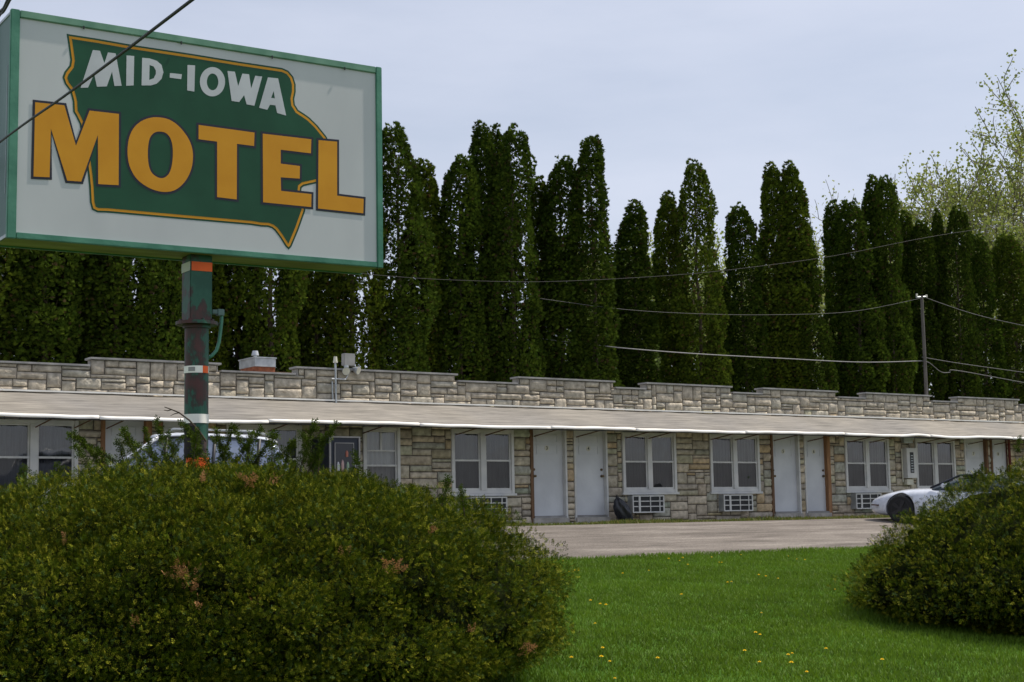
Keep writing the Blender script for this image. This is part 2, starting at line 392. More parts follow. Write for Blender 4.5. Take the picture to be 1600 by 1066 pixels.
def stone_wall():
    ncx = int((MX1-MX0)/CW); occ = np.zeros((ncx, NR_HI), bool)
    xs = MX0+(np.arange(ncx)+.5)*CW; zs = (np.arange(NR_HI)+.5)*CH
    for i, x in enumerate(xs):
        hi = any(a <= x <= b for a, b in highs)
        if not hi: occ[i, NR_LO:] = True
    open_ = [(a, b, DZ0-.03, DZ1) for a, b, *_ in doors]+[(a, b, WZ0, WZ1) for a, b in wins]+[(single[0], single[1], WZ0-.25, WZ1)]
    for a, b, z0, z1 in open_:
        for i, x in enumerate(xs):
            if a < x < b: occ[i, (zs > z0) & (zs < z1)] = True
    mor = ~occ.copy()
    rng = random.Random(5); V = []; F = []; Cc = []
    pal = [(.36, .31, .25), (.40, .35, .28), (.33, .30, .25), (.30, .27, .23), (.43, .38, .31), (.36, .33, .27), (.31, .31, .27), (.38, .33, .26)]
    for j in range(NR_HI):
        for i in range(ncx):
            if occ[i, j]: continue
            if rng.random() < .16: h = rng.choice((3, 4, 4)); w = rng.choice((4, 5, 5))
            else: h = rng.choice((1, 2, 2, 2, 3, 3)); w = rng.choice((4, 6, 7, 8, 9, 10, 12))
            w = min(w, ncx-i); ww = 0
            while ww < w and not occ[i+ww, j]: ww += 1
            w = ww; rem = 0
            while i+w+rem < ncx and not occ[i+w+rem, j] and rem < 2: rem += 1
            if 0 < rem < 2: w += rem
            hh = 1
            while hh < h and j+hh < NR_HI and not occ[i:i+w, j+hh].any(): hh += 1
            h = hh
            # avoid leaving a one-cell sliver on top
            if j+h == NR_HI-1 and not occ[i:i+w, j+h].any(): h += 1
            occ[i:i+w, j:j+h] = True
            x0 = MX0+i*CW; x1 = x0+w*CW; z0 = j*CH; z1 = z0+h*CH; g = .0105
            x0 += g*rng.uniform(.6, 1.5); x1 -= g*rng.uniform(.6, 1.5); z0 += g*rng.uniform(.6, 1.3); z1 -= g*rng.uniform(.6, 1.3)
            nx_ = max(2, min(7, w)); nz_ = 3 if h < 3 else 4
            b0 = len(V); dep = rng.uniform(.018, .038)
            base = Vector(rng.choice(pal))*rng.uniform(1.0, 1.28)
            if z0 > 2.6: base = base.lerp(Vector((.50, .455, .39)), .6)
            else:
                base = base*1.2  # same stone, lightened in colour to offset the canopy shade
                if rng.random() < .13: base = Vector((base.x*.9, base.y*.98, base.z*.92))
                if rng.random() < .12: base = Vector((base.x*.95, base.y*.85, base.z*.70))
            ph = rng.uniform(0, 9); sl = rng.uniform(-.3, .3); fq = rng.uniform(1.0, 1.8)
            for b in range(nz_+1):
                for a in range(nx_+1):
                    u, v = a/nx_, b/nz_; e = (a in (0, nx_)) or (b in (0, nz_))
                    x = x0+(x1-x0)*u; z = z0+(z1-z0)*v
                    rid = math.sin(fq*6*(v+sl*u)+ph)*.5+.5
                    d = dep*.35 if e else dep*(.55+.75*rid)+rng.uniform(-.005, .005)
                    if e: x += rng.uniform(-.004, .004); z += rng.uniform(-.004, .004)
                    V.append((x-20, -d, z)); Cc.append(tuple(base*(.93+.12*rng.random())))
            for b in range(nz_):
                for a in range(nx_):
                    q = b0+b*(nx_+1)+a; F.append((q, q+1, q+nx_+2, q+nx_+1))
            # sides back to the mortar
            per = [b0+a for a in range(nx_+1)]+[b0+b*(nx_+1)+nx_ for b in range(1, nz_+1)]+[b0+nz_*(nx_+1)+a for a in range(nx_-1, -1, -1)]+[b0+b*(nx_+1) for b in range(nz_-1, 0, -1)]
            s0 = len(V)
            for q in per: V.append((V[q][0], .004, V[q][2])); Cc.append(Cc[q])
            for k_ in range(len(per)):
                k2 = (k_+1) % len(per); F.append((per[k_], s0+k_, s0+k2, per[k2]))
    o = np_mesh('stone_wall', np.array(V), np.array(F), MT['stone'], motel, np.array(Cc))
    o['label'] = 'pale ashlar stone facing with a stepped parapet'
    # mortar bed: runs of unmasked cells
    m = MB(ORG)
    for j in range(NR_HI):
        i = 0
        while i < ncx:
            if mor[i, j]:
                k_ = i
                while k_ < ncx and mor[k_, j]: k_ += 1
                a, b = MX0+i*CW, MX0+k_*CW
                m.poly([(a, P, j*CH), (b, P, j*CH), (b, P, (j+1)*CH), (a, P, (j+1)*CH)])
                i = k_
            else: i += 1
    m.build('mortar', 'mortar', o)
    o.children[0].location = (0, 0, 0)
stone_wall()
# body behind the facing (side walls, rear wall, flat roof, parapet back)
m = MB(ORG)
m.box((MX0, P+.25, 0), (MX0+.2, P+8, 3.1)); m.box((MX1-.2, P+.25, 0), (MX1, P+8, 3.1)); m.box((MX0+.2, P+7.8, 0), (MX1-.2, P+8, 3.1))
m.box((MX0+.2, P+.25, 2.75), (MX1-.2, P+7.8, 2.9))
m.build('rear_walls', 'concrete', motel)
# parapet backing: boxes behind the facing above the openings and between
m = MB(ORG)
zl, zh = NR_LO*CH, NR_HI*CH
m.box((MX0, P+.012, 2.28), (MX1, P+.25, zl-.004))
for a, b in highs: m.box((a+.005, P+.012, zl-.002), (b-.005, P+.25, zh-.004))
m.build('parapet_back', 'concrete', motel)
# coping
m = MB(ORG); xs_ = sorted([MX0, MX1]+[v for h in highs for v in h])
for a, b in zip(xs_, xs_[1:]):
    hi = any(h[0] <= (a+b)/2 <= h[1] for h in highs)
    z = zh if hi else zl
    if hi:
        m.box((a-.05, P-.055, z), (b+.05, P+.28, z+.042)); pass
    else: m.box((a+.052, P-.055, z), (b-.052, P+.28, z+.04))
m.build('coping', 'coping', motel, bevel=.006)

# windows
def window(x0, x1, kind='double'):
    z0, z1 = WZ0, WZ1
    if kind == 'single': z0 = WZ0-.25
    f = MB(ORG); t = .075; yf = P-.05
    f.box((x0-.03, yf, z0), (x0+t-.03, P+.1, z1+.03)); f.box((x1-t+.03, yf, z0), (x1+.03, P+.1, z1+.03))
    f.box((x0+t-.028, yf+.004, z1-.045), (x1-t+.028, P+.1, z1+.028))
    f.box((x0-.07, yf-.03, z0-.055), (x1+.07, P+.1, z0+.0)); f.box((x0+t-.028, yf+.01, z0+.002), (x1-t+.028, P+.1, z0+.07))
    xm = (x0+x1)/2
    if kind == 'double': f.box((xm-.07, yf+.002, z0+.072), (xm+.07, P+.1, z1-.047))
    fr = f.build('window', 'white', motel, bevel=.005)
    spans = [(x0+t-.03, xm-.07), (xm+.07, x1-t+.03)] if kind == 'double' else [(x0+t-.03, x1-t+.03)]
    zm = z0+.07+(z1-.045-z0-.07)*.515
    for a, b in spans:
        s = MB(ORG); q = .034; y0, y1 = P-.012, P+.03
        s.box((a+.001, y0, z0+.071), (a+q, y1, zm-.02)); s.box((b-q, y0, z0+.071), (b-.001, y1, zm-.02)); s.box((a+q+.001, y0+.001, z0+.071), (b-q-.001, y1, z0+.071+.05))
        s.box((a+.001, y0-.012, zm-.019), (b-.001, y1+.02, zm+.019))
        s.box((a+.001, y0+.01, zm+.02), (a+q, y1, z1-.046)); s.box((b-q, y0+.01, zm+.02), (b-.001, y1, z1-.046)); s.box((a+q+.001, y0+.012, z1-.046-.03), (b-q-.001, y1, z1-.047))
        s.build('sash', 'white', fr)
        g = MB(ORG); g.poly([(a+.02, P+.012, zm), (b-.02, P+.012, zm), (b-.02, P+.012, z1-.05), (a+.02, P+.012, z1-.05)]); g.build('upper_pane', 'glass', fr)
        g = MB(ORG); g.poly([(a+.02, P+.008, z0+.08), (b-.02, P+.008, z0+.08), (b-.02, P+.008, zm), (a+.02, P+.008, zm)]); g.build('screened_pane', 'screen', fr)
    # curtain with folds
    V = []; F = []; nx_ = int((x1-x0)/.012); rr = random.Random(int(x0*10)); p1, p2 = rr.uniform(0, 6), rr.uniform(0, 6); fq = rr.uniform(50, 75)
    for i in range(nx_+1):
        x = x0+(x1-x0)*i/nx_; amp = .9+.5*math.sin(x*3+p2)
        y = P+.11+.022*math.sin(x*fq+p1)*amp+.01*math.sin(x*23+p2)
        V += [(x-20, y-P, z0), (x-20, y-P, z1)]
    for i in range(nx_): F.append((2*i, 2*i+2, 2*i+3, 2*i+1))
    c = np_mesh('curtain', np.array(V), np.array(F), MT['blind' if kind == 'single' else 'curtain'], fr, smooth=True)
    if kind == 'single':
        s = MB(ORG); s.box((xm-.02, P-.008, zm+.33), (xm+.02, P+.01, z1-.08)); s.box((x0+.09, P-.008, zm+.3), (x1-.09, P+.01, zm+.33)); s.build('muntin', 'white', fr)
    # dark room behind
    b = MB(ORG); b.box((x0-.02, P+.2, z0-.05), (x1+.02, P+.22, z1+.05)); b.box((x0-.04, P+.1, z0-.05), (x0-.02, P+.22, z1+.05)); b.box((x1+.02, P+.1, z0-.05), (x1+.04, P+.22, z1+.05)); b.build('room_backing', 'dark', fr)
    return fr
for a, b in wins: window(a, b)
window(*single, kind='single')

# text glyph helper: mesh from Blender's built in font, laid on the facade
def text_mesh(txt, size, loc, rx=math.pi/2, rz=0, name='number', mat='dark', parent=None, ext=.002, align='CENTER'):
    cu = bpy.data.curves.new(name, 'FONT'); cu.body = txt; cu.size = size; cu.extrude = ext; cu.align_x = align; cu.align_y = 'CENTER'
    cu.offset = size*.012
    o = bpy.data.objects.new(name, cu); C.objects.link(o)
    dg = bpy.context.evaluated_depsgraph_get(); me = bpy.data.meshes.new_from_object(o.evaluated_get(dg))
    bpy.data.objects.remove(o); me.transform(Matrix.Translation(loc) @ Matrix.Rotation(rz, 4, 'Z') @ Matrix.Rotation(rx, 4, 'X'))
    me.name = name
    return link(name, me, mat, parent)

for x0, x1, side, dig, lt, rt in doors:
    yl = P+.06
    d = MB(ORG); d.box((x0+.002, yl, DZ0), (x1-.002, yl+.045, DZ1))
    leaf = d.build('door', 'door', motel)
    leaf['label'] = 'white motel door' + (f' numbered {dig}' if dig else '')
    p = MB(ORG); w_ = x1-x0
    def ridge(a, b, z0, z1, q=.018, h=.012):
        p.box((a, yl-h, z0), (a+q, yl-.0005, z1)); p.box((b-q, yl-h, z0), (b, yl-.0005, z1))
        p.box((a+q, yl-h, z0), (b-q, yl-.0005, z0+q)); p.box((a+q, yl-h, z1-q), (b-q, yl-.0005, z1))
    ridge(x0+.15, x1-.15, DZ1-.6, DZ1-.38); p.build('raised_panel', 'door', leaf, bevel=.002); p = MB(ORG); ridge(x0+.15, x1-.15, DZ1-.33, DZ1-.15)
    p.build('raised_panel', 'door', leaf, bevel=.002)
    kx = x0+.07 if side == 'l' else x1-.07
    kn = MB(ORG); kn.cyl((kx, yl-.0005, 1.12), (0, -1, 0), .032, .012, 14); kn.cyl((kx, yl-.0125, 1.12), (0, -1, 0), .014, .03, 10); kn.cyl((kx, yl-.042, 1.12), (0, -1, 0), .026, .03, 14, .03)
    kn.build('knob', 'knob', leaf, smooth=False)
    kn = MB(ORG); kn.cyl((kx, yl-.0005, 1.27), (0, -1, 0), .03, .018, 14); kn.cyl((kx, yl-.0185, 1.27), (0, -1, 0), .015, .012, 10); kn.build('deadbolt', 'knob', leaf)
    if dig:
        xm = (x0+x1)/2; q = MB(ORG); q.cyl((xm, yl-.0005, DZ1-.46), (0, -1, 0), .062, .006, 24); q.build('number_plate', 'plaque', leaf)
        text_mesh(dig, .11, (xm-20, yl-.009-P, DZ1-.46), name='number', parent=leaf)
    # frame
    for sd, kind in ((0, lt), (1, rt)):
        fm = MB(ORG); wd = .055 if kind == 'white' else .085
        if sd == 1 and kind == 'orange': wd = .13
        if sd == 0: fm.box((x0-wd, P-.045, .05), (x0, P+.14, DZ1+.06))
        else: fm.box((x1, P-.045, .05), (x1+wd, P+.14, DZ1+.06))
        fm.build('door_frame', kind, motel, bevel=.004)
    fm = MB(ORG); fm.box((x0+.001, P-.04, DZ1+.001), (x1-.001, P+.14, DZ1+.058)); fm.build('door_frame', 'white', motel)
    st = MB(ORG); st.box((x0+.002, P-.06, .165), (x1-.002, P+.14, DZ0-.005)); st.build('threshold', 'coping', motel)
    st = MB(ORG); st.box((x0-.05, P-.10, .057), (x1+.05, P+.11, .163)); st.build('doorstep', 'concrete', motel, bevel=.006)

# canopy
YE = P-1.0
def edge_z(x):
    s = .006*math.sin(x*.9+.5)+.003*math.sin(x*2.3+2)+.003*math.sin(x*7+1)
    for c, w_, d in ((18.9, .35, -.015), (20.4, .3, .01), (32.6, .5, .035), (34.2, .6, -.02), (12.6, .8, -.015)): s += d*math.exp(-((x-c)/w_)**2)
    return 2.165+s
cx = np.arange(MX0, MX1+.01, .125)
def canopy():
    V = []; F = []; ns = 7
    for x in cx:
        ez = edge_z(x); tz = 2.68+.006*math.sin(x*2.1)+.004*math.sin(x*6)
        for k_ in range(ns):
            f = k_/(ns-1); z = tz+(ez-tz)*f+.004*math.sin(x*3.1+k_*2.2)+.003*math.sin(x*8+k_*5)
            V.append((x-20, -.03+(YE-P+.03)*f, z))
    nn = len(cx)
    for i in range(nn-1):
        for k_ in range(ns-1): q = i*ns+k_; F.append((q, q+1, q+ns+1, q+ns))
    o = np_mesh('canopy', np.array(V), np.array(F), MT['roofing'], motel)
    so = o.modifiers.new('s', 'SOLIDIFY'); so.thickness = .03; so.offset = -1
    o['label'] = 'long sloping grey canopy with a wavy white edge'
    # roofing lap seams
    # drip edge in lengths that overlap unevenly
    brk = [MX0, 3.2, 6.5, 10.0, 13.42, 16.9, 20.3, 22.75, 26.2, 29.7, 33.0, 36.5, 40, 44, MX1]
    for i, (a, b) in enumerate(zip(brk, brk[1:])):
        V = []; F = []; dz = (.006, -.004, .004, -.006, .010, 0, .004, -.004)[i % 8]; xs = np.arange(a, b+.001, .125); xs[-1] = b-.004
        yo = YE-.004-.003*(i % 2)
        for x in xs:
            z = edge_z(x)+dz
            V += [(x-20, yo-P+.04, z+.030), (x-20, yo-P-.012, z+.014), (x-20, yo-P-.014, z-.030), (x-20, yo-P-.008, z-.034)]
        for j in range(len(xs)-1):
            for k_ in range(3): q = j*4+k_; F.append((q, q+4, q+5, q+1))
        e = np_mesh('drip_edge', np.array(V), np.array(F), MT['trimwhite'], o)
        e.modifiers.new('s', 'SOLIDIFY').thickness = .004
    # flashing where the canopy meets the wall
    m = MB(ORG)
    for i, x in enumerate(np.arange(MX0, MX1-.1, 1.5)):
        z = 2.69+.006*math.sin(x*2.1)+(.004 if i % 2 else -.003)
        m.box((x, P-.085-(.004 if i % 2 else 0), z-.01), (x+1.52, P-.04, z+.022))
    m.build('flashing', 'trimwhite', o)
    # dark strip under the canopy edge, stands in for the shadow line there
    m = MB(ORG); m.box((MX0, YE+.03, 2.112), (MX1, YE+.06, 2.132)); m.build('shadow_strip', 'dark', o)
canopy()
for px in (54, 115, 165, 417, 565, 710, 756, 832, 898, 976, 1011, 1108, 1146, 1206, 1259, 1323, 1356, 1432, 1462, 1509, 1550):
    x = fx(px, 680)
    m = MB(ORG); m.tube([(x, P-.06, 2.02), (x+.02, YE+.04, 2.13)], .013, 6)
    m.build('bracket', 'brown', motel)

# ------------------------------------------------------------------ air conditioners
def make_ac():
    t = thing('air_conditioner', '', 'air conditioner', group='air conditioners in the motel wall')
    b = MB(); b.box((0, -.16, 0), (.98, .03, .41)); b.build('housing', 'metal', t, bevel=.006)
    g = MB(); y0, y1 = -.185, -.161
    g.box((0, y0, 0), (.98, y1, .028)); g.box((0, y0, .382), (.98, y1, .41)); g.box((0, y0, .029), (.03, y1, .381)); g.box((.95, y0, .029), (.98, y1, .381))
    g.box((.19, y0, .029), (.245, y1, .381)); g.box((.54, y0, .029), (.56, y1, .381)); g.box((.83, y0, .029), (.85, y1, .381))
    for z in (.138, .262):
        g.box((.031, y0+.002, z), (.189, y1, z+.022)); g.box((.246, y0+.002, z), (.539, y1, z+.022)); g.box((.561, y0+.002, z), (.829, y1, z+.022)); g.box((.851, y0+.002, z), (.949, y1, z+.022))
    g.build('grille', 'white', t)
    d = MB(); d.box((.02, -.1625, .02), (.96, -.1605, .39))
    for z in np.arange(.05, .38, .02): d.box((.03, -.168, z), (.95, -.163, z+.008))
    d.build('coil', 'dark', t); return t
ac = make_ac()
acl = [(733, 'air conditioner low in the wall just above the left shrub'), (985, 'air conditioner under the window beside the black trash bag'),
       (1127, 'air conditioner under the second window right of door number 4'), (1333, 'air conditioner under the window left of the white wall box, near the car nose')]
for i, (px, lb) in enumerate(acl):
    x = fx(px, 790)-.10
    if i == 0: ac.location = (x, P-.03, .245); ac['label'] = lb
    else: dup(ac, (x, P-.03, .245), 0, lb)

# ------------------------------------------------------------------ things on and by the wall
# trash bag
def trash_bag():
    t = thing('trash_bag', 'black plastic trash bag slumped against the wall beside door 4', 'trash bag', (fx(965, 800, P-.35), P-.35, .057))
    V = []; F = []; nu, nv = 36, 22
    for j in range(nv+1):
        v = j/nv; z = .57*v; r = .185*math.sin(math.pi*min(1, v*.86+.14))**.5*(1-.22*v)
        if v > .86: r *= max(.1, 1-(v-.86)*5)
        for i in range(nu):
            a = 2*math.pi*i/nu; cr = 1+.12*math.sin(5*a+v*6)+.07*math.sin(11*a-v*9)+.05*math.sin(17*a+v*21)
            V.append((.26-.26*v+r*cr*math.cos(a)*1.15, r*cr*math.sin(a), z+.015*math.sin(7*a+3)*(v > .1)))
    for j in range(nv):
        for i in range(nu): F.append((j*nu+i, j*nu+(i+1) % nu, (j+1)*nu+(i+1) % nu, (j+1)*nu+i))
    np_mesh('bag', np.array(V), np.array(F), shiny('black_plastic_film', (.018, .02, .028), .35), t, smooth=True)
    m = MB(); m.tube([(0, 0, .53), (-.01, 0, .57), (-.03, .01, .59)], [.04, .025, .05], 9); m.build('tied_neck', 'dark', t)
trash_bag()
# vending machine
def vending():
    x0 = fx(515, 700, P-.85); x1 = fx(563, 700, P-.85); y0 = P-.85; H = 1.84
    t = thing('vending_machine', 'dark navy vending machine standing against the stone wall', 'vending machine', (x0, y0, .06))
    b = MB(); b.box((0, .03, 0), (x1-x0, .78, H)); b.build('cabinet', 'navy', t, bevel=.01)
    W = x1-x0; f = MB()
    f.box((0, 0, .02), (.035, .029, H)); f.box((W-.03, 0, .02), (W, .029, H)); f.box((.036, 0, H-.03), (W-.031, .029, H))
    for a, b_, c, d in ((.12, .135, .75, H-.13), (W-.16, W-.145, .75, H-.13)): f.box((a, 0, c), (b_, .029, d))
    f.box((.136, .0, H-.145), (W-.161, .029, H-.13)); f.box((.136, 0, .75), (W-.161, .029, .765)); f.build('trim', 'coping', t)
    g = MB(); g.box((.136, .012, .766), (W-.161, .0285, H-.146)); g.build('display_glass', shiny('display_glass', (.012, .014, .02), .06), t)
    cols = [(.5, .5, .52), (.45, .3, .28), (.25, .35, .25), (.35, .12, .08)]
    for i, (x, z, h) in enumerate(((.2, 1.12, .2), (.3, 1.12, .24), (.42, 1.12, .2), (.4, 1.42, .13))):
        q = MB(); q.cyl((x, .008, z), (0, 0, 1), .03, h*.7, 10); q.cyl((x, .008, z+h*.7), (0, 0, 1), .03, h*.3, 10, .012); q.build('display_bottle', plain('bottle_label', cols[i], .4), t)
    c = MB(); c.box((W-.12, -.005, 1.05), (W-.05, .029, 1.3)); c.build('coin_slot', 'metal', t)
vending()
# wall box with dark slot
def wallbox():
    x0, x1 = fx(1408, 730)+.02, fx(1424, 730); z0, z1 = 1.06, 1.88
    t = thing('wall_box', 'tall white wall box with a dark slot between two windows', 'wall box', ((x0+x1)/2, P-.04, z0))
    w_ = (x1-x0)/2; h = z1-z0
    b = MB(); b.box((-w_, -.16, 0), (w_, 0, h)); b.build('case', 'white', t, bevel=.01)
    b = MB(); b.box((-w_*.38, -.163, h*.17), (w_*.38, -.1605, h*.86)); b.build('slot', 'dark', t)
    for k_ in range(7): b = MB(); b.box((-w_*.2, -.166, h*(.22+.085*k_)), (w_*.25, -.1635, h*(.25+.085*k_))); b.build('scale_mark', 'metal', t)
    b = MB(); b.tube([(-w_-.05, -.03, h*.98), (-w_-.05, -.03, h*.1), (-w_-.05, -.03, -.1)], .018, 8); b.build('conduit', 'plaque', t)
    b = MB(); b.box((-w_*.8, -.10, -.18), (w_*.5, 0, -.03)); b.build('junction_box', 'plaque', t)
    b = MB(); b.box((-w_*1.2, -.12, h+.22), (w_*.9, .0, h+.30)); b.box((-w_*1.1, -.10, h+.14), (w_*.7, -.0, h+.219)); b.build('small_lamp', 'metal', t)
wallbox()
# floodlights and conduit on the parapet
def floods():
    xq = fx(524, 600, P-.1); Y0 = P-.09
    t = thing('floodlight', 'cluster of grey floodlights and photocell on a conduit at the parapet', 'floodlight', (xq, Y0, 2.7))
    def q(px, py): v = atY(px, py, Y0); return (v.x-xq, 0, v.z-2.7)
    m = MB(); m.tube([q(525, 630), q(524, 566)], .022, 8); m.tube([q(518, 592), q(540, 593), q(543, 587), q(543, 580)], .018, 8); m.build('conduit', 'metal', t)
    m = MB(); a = q(524, 567); m.cyl(a, (0, 0, 1), .05, .03, 12); m.cyl((a[0], 0, a[2]+.03), (0, 0, 1), .045, .1, 12, .035); m.build('photocell', 'plaque', t)
    m = MB(); m.cyl(q(541, 577), (0, 0, 1), .05, .08, 12); m.build('junction', 'metal', t)
    for (px, py, d) in ((540, 579, (-.3, -1, -.35)), (556, 578, (.6, -1, -.4))):
        m = MB(); a = Vector(q(px, py)); d = Vector(d).normalized(); m.tube([a-d*.09, a-d*.04, a+d*.05, a+d*.07], [.03, .05, .085, .09], 14); m.tube([a-d*.09, Vector(q(543, 577))], .014, 6)
        h = m.build('lamp_head', 'metal', t); l = MB(); l.cyl(a+d*.0705, d, .078, .004, 14); l.build('lens', 'plaque', h)
    m = MB(); a = Vector(q(546, 562)); m.box((a.x-.13, -.02, a.z-.13), (a.x+.13, .12, a.z+.13)); m.tube([a+Vector((0, .05, -.13)), Vector(q(543, 580))], .014, 6); m.build('square_lamp', 'coping', t, bevel=.01)
floods()
# second conduit run on the wall
m = MB(); a = atY(519, 596, P-.05); b = atY(520, 628, P-.05); m.tube([a, b], .018, 6)
o = m.build('wall_conduit', 'metal'); tag(o, 'thin vertical conduit on the parapet stones under the floodlights', 'conduit')
# roof vent: brick curb, metal hood, small stack
def roofvent():
    Y0 = P+2.2; c = atY(410, 580, Y0); t = thing('roof_vent', 'grey metal vent hood on a low brick base on the flat roof', 'roof vent', (c.x, Y0, 2.9))
    xl = atY(398, 570, Y0).x-c.x; xr = atY(431, 570, Y0).x-c.x; zt = atY(410, 560, Y0).z-2.9; zb = atY(410, 573, Y0).z-2.9
    m = MB(); m.box((xl+.01, .02, 0), (xr-.01, .75, zb)); m.build('brick_base', noisy('old_brick', (.16, .05, .025), (.28, .10, .05), 9, .9, .4, 30), t)
    m = MB(); m.box((xl, 0, zb+.002), (xr, .8, zt)); m.box((xl-.02, -.02, zt+.001), (xr+.02, .82, zt+.03)); m.build('hood', 'metal', t, bevel=.006)
    m = MB(); xs2 = atY(408, 560, Y0).x-c.x; m.cyl((xs2, .3, zt+.031), (0, 0, 1), .04, .06, 12); m.cyl((xs2, .3, zt+.092), (0, 0, 1), .085, .1, 14, .06); m.build('stack', 'metal', t)
    m = MB(); m.box((xr+.02, .3, -.0), (xr+1.1, .8, zb-.07)); m.build('side_curb', MT['brown'], t)
roofvent()

# ------------------------------------------------------------------ the road sign
def sign():
    al = math.radians(2.3); u = Vector((math.cos(al), -math.sin(al), 0)); nrm = Vector((-math.sin(al), -math.cos(al), 0)); up = Vector((0, 0, 1))
    p0 = atD(310, 220, 14.0)
    def hit(px, py):
        d = ray(px, py); s = (p0-EYEP).dot(nrm)/d.dot(nrm); q = EYEP+d*s-p0; return (q.dot(u), q.z)
    TL, BL, TR, BR = hit(31.5, 26.8), hit(25.6, 361.6), hit(588.8, 114.2), hit(589.6, 410.4)
    x0 = (TL[0]+BL[0])/2; x1 = (TR[0]+BR[0])/2; z1 = (TL[1]+TR[1])/2; z0 = (BL[1]+BR[1])/2
    PL = (hit(283, 470)[0]+hit(326, 470)[0])/2
    px_c = PL+.115
    D = .5
    base = p0+u*px_c-nrm*(D/2); base.z = gz(base.y)
    t = thing('motel_sign', 'big roadside motel sign with white face and teal frame on a rusty green pole', 'sign', base, -al)
    # local frame: x along u, y = away from the camera, z up; face plane at y = -D/2
    X = lambda s: s-px_c
    Z = lambda z: z+p0.z-base.z
    yf = -D/2; L, R_, B_, T_ = X(x0), X(x1), Z(z0), Z(z1)
    fl, fr_, ft, fb = .078, .062, .066, .054
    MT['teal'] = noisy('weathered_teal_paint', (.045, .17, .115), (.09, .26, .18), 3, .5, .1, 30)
    MT['tealtop'] = noisy('highlight_teal_paint', (.09, .22, .15), (.17, .32, .23), 5, .55)  # lighter teal puts the light on the top rail into its colour
    MT['side'] = noisy('grey_teal_metal', (.07, .13, .12), (.13, .2, .19), 2.5, .5, .1, 20, stretch=(1, 1, .3))
    MT['under'] = noisy('stained_soffit', (.28, .23, .15), (.46, .39, .27), 2.5, .8, .2, 20, stretch=(.6, 2, 1))
    MT['face'] = noisy('sign_face_white', (.49, .495, .51), (.56, .565, .575), 1.3, .28, stretch=(1, 1, .5))
    MT['emblem'] = noisy('sign_green', (.004, .055, .021), (.009, .076, .032), 2, .28)
    MT['gold'] = noisy('sign_gold', (.60, .25, .003), (.66, .29, .008), 3, .35)
    MT['ink'] = plain('sign_outline_ink', (.008, .010, .022), .4)
    m = MB(); m.box((L-fl+.012, yf+.02, B_-fb+.012), (L-fl+.02, -yf-.02, T_+ft-.012)); m.box((R_+fr_-.02, yf+.02, B_-fb+.012), (R_+fr_-.012, -yf-.02, T_+ft-.012))
    m.box((L-fl+.021, yf+.02, T_+ft-.022), (R_+fr_-.021, -yf-.02, T_+ft-.014)); m.build('cabinet', 'side', t)
    m = MB(); m.box((L-fl+.021, yf+.021, B_-fb+.013), (R_+fr_-.021, -yf-.021, B_-fb+.021)); m.build('underside', 'under', t)
    for sgn, y_ in ((1, yf), (-1, -yf)):
        m = MB(); ya, yb = (y_, y_+.045*sgn)
        m.box((L-fl, ya, B_-fb), (L, yb, T_+ft)); m.build('frame', 'teal', t, bevel=.006); m = MB(); m.box((R_, ya, B_-fb), (R_+fr_, yb, T_+ft)); m.build('frame', 'teal', t, bevel=.006)
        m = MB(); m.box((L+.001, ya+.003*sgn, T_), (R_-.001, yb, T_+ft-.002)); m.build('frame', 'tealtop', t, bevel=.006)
        m = MB(); m.box((L+.001, ya+.003*sgn, B_-fb+.002), (R_-.001, yb, B_)); m.build('frame', 'teal', t, bevel=.006)
    m = MB(); m.box((L-fl+.005, yf+.046, T_+ft-.035), (L-fl+.0115, -yf-.046, T_+ft-.012)); m.box((L-fl+.004, yf+.046, B_-fb+.013), (L-fl+.0115, -yf-.046, B_-fb+.04))
    m.box((L-fl+.008, yf+.12, B_+.35), (L-fl+.0118, yf+.128, T_-.4)); m.build('side_trim', 'metal', t)
    m = MB(); m.box((L+.001, -yf-.03, B_+.001), (R_-.001, -yf-.022, T_-.001)); m.build('back_face', 'face', t)
    m = MB(); yface = yf+.022; m.box((L+.0005, yface, B_+.0005), (R_-.0005, yface+.008, T_-.0005)); face = m.build('sign_face', 'face', t)
    m = MB()
    for s in (.16, .42, .68, .9): xx = L+(R_-L)*s; m.box((xx-.006, yf-.004, T_-.02), (xx+.006, yf+.002, T_+.01))
    m.build('frame_clip', 'dark', t)

    def loc(pts): return [(X(a), Z(b)) for a, b in (hit(*q) for q in pts)]
    def area(p): return sum(p[i][0]*p[(i+1) % len(p)][1]-p[(i+1) % len(p)][0]*p[i][1] for i in range(len(p)))/2
    def off(p, d, lim=1.9):
        """offset closed polygon outward by d"""
        if area(p) < 0: p = p[::-1]
        o = []; n_ = len(p)
        for i in range(n_):
            a, b, c = Vector(p[i-1]), Vector(p[i]), Vector(p[(i+1) % n_])
            e1 = (b-a).normalized(); e2 = (c-b).normalized(); n1 = Vector((e1.y, -e1.x)); n2 = Vector((e2.y, -e2.x))
            mm = n1+n2; l = mm.length
            if l < 1e-4: o.append(tuple(b+n1*d)); continue
            mm /= l; k_ = 1/max(.2, mm.dot(n1)); o.append(tuple(b+mm*d*min(k_, lim)))
        return o
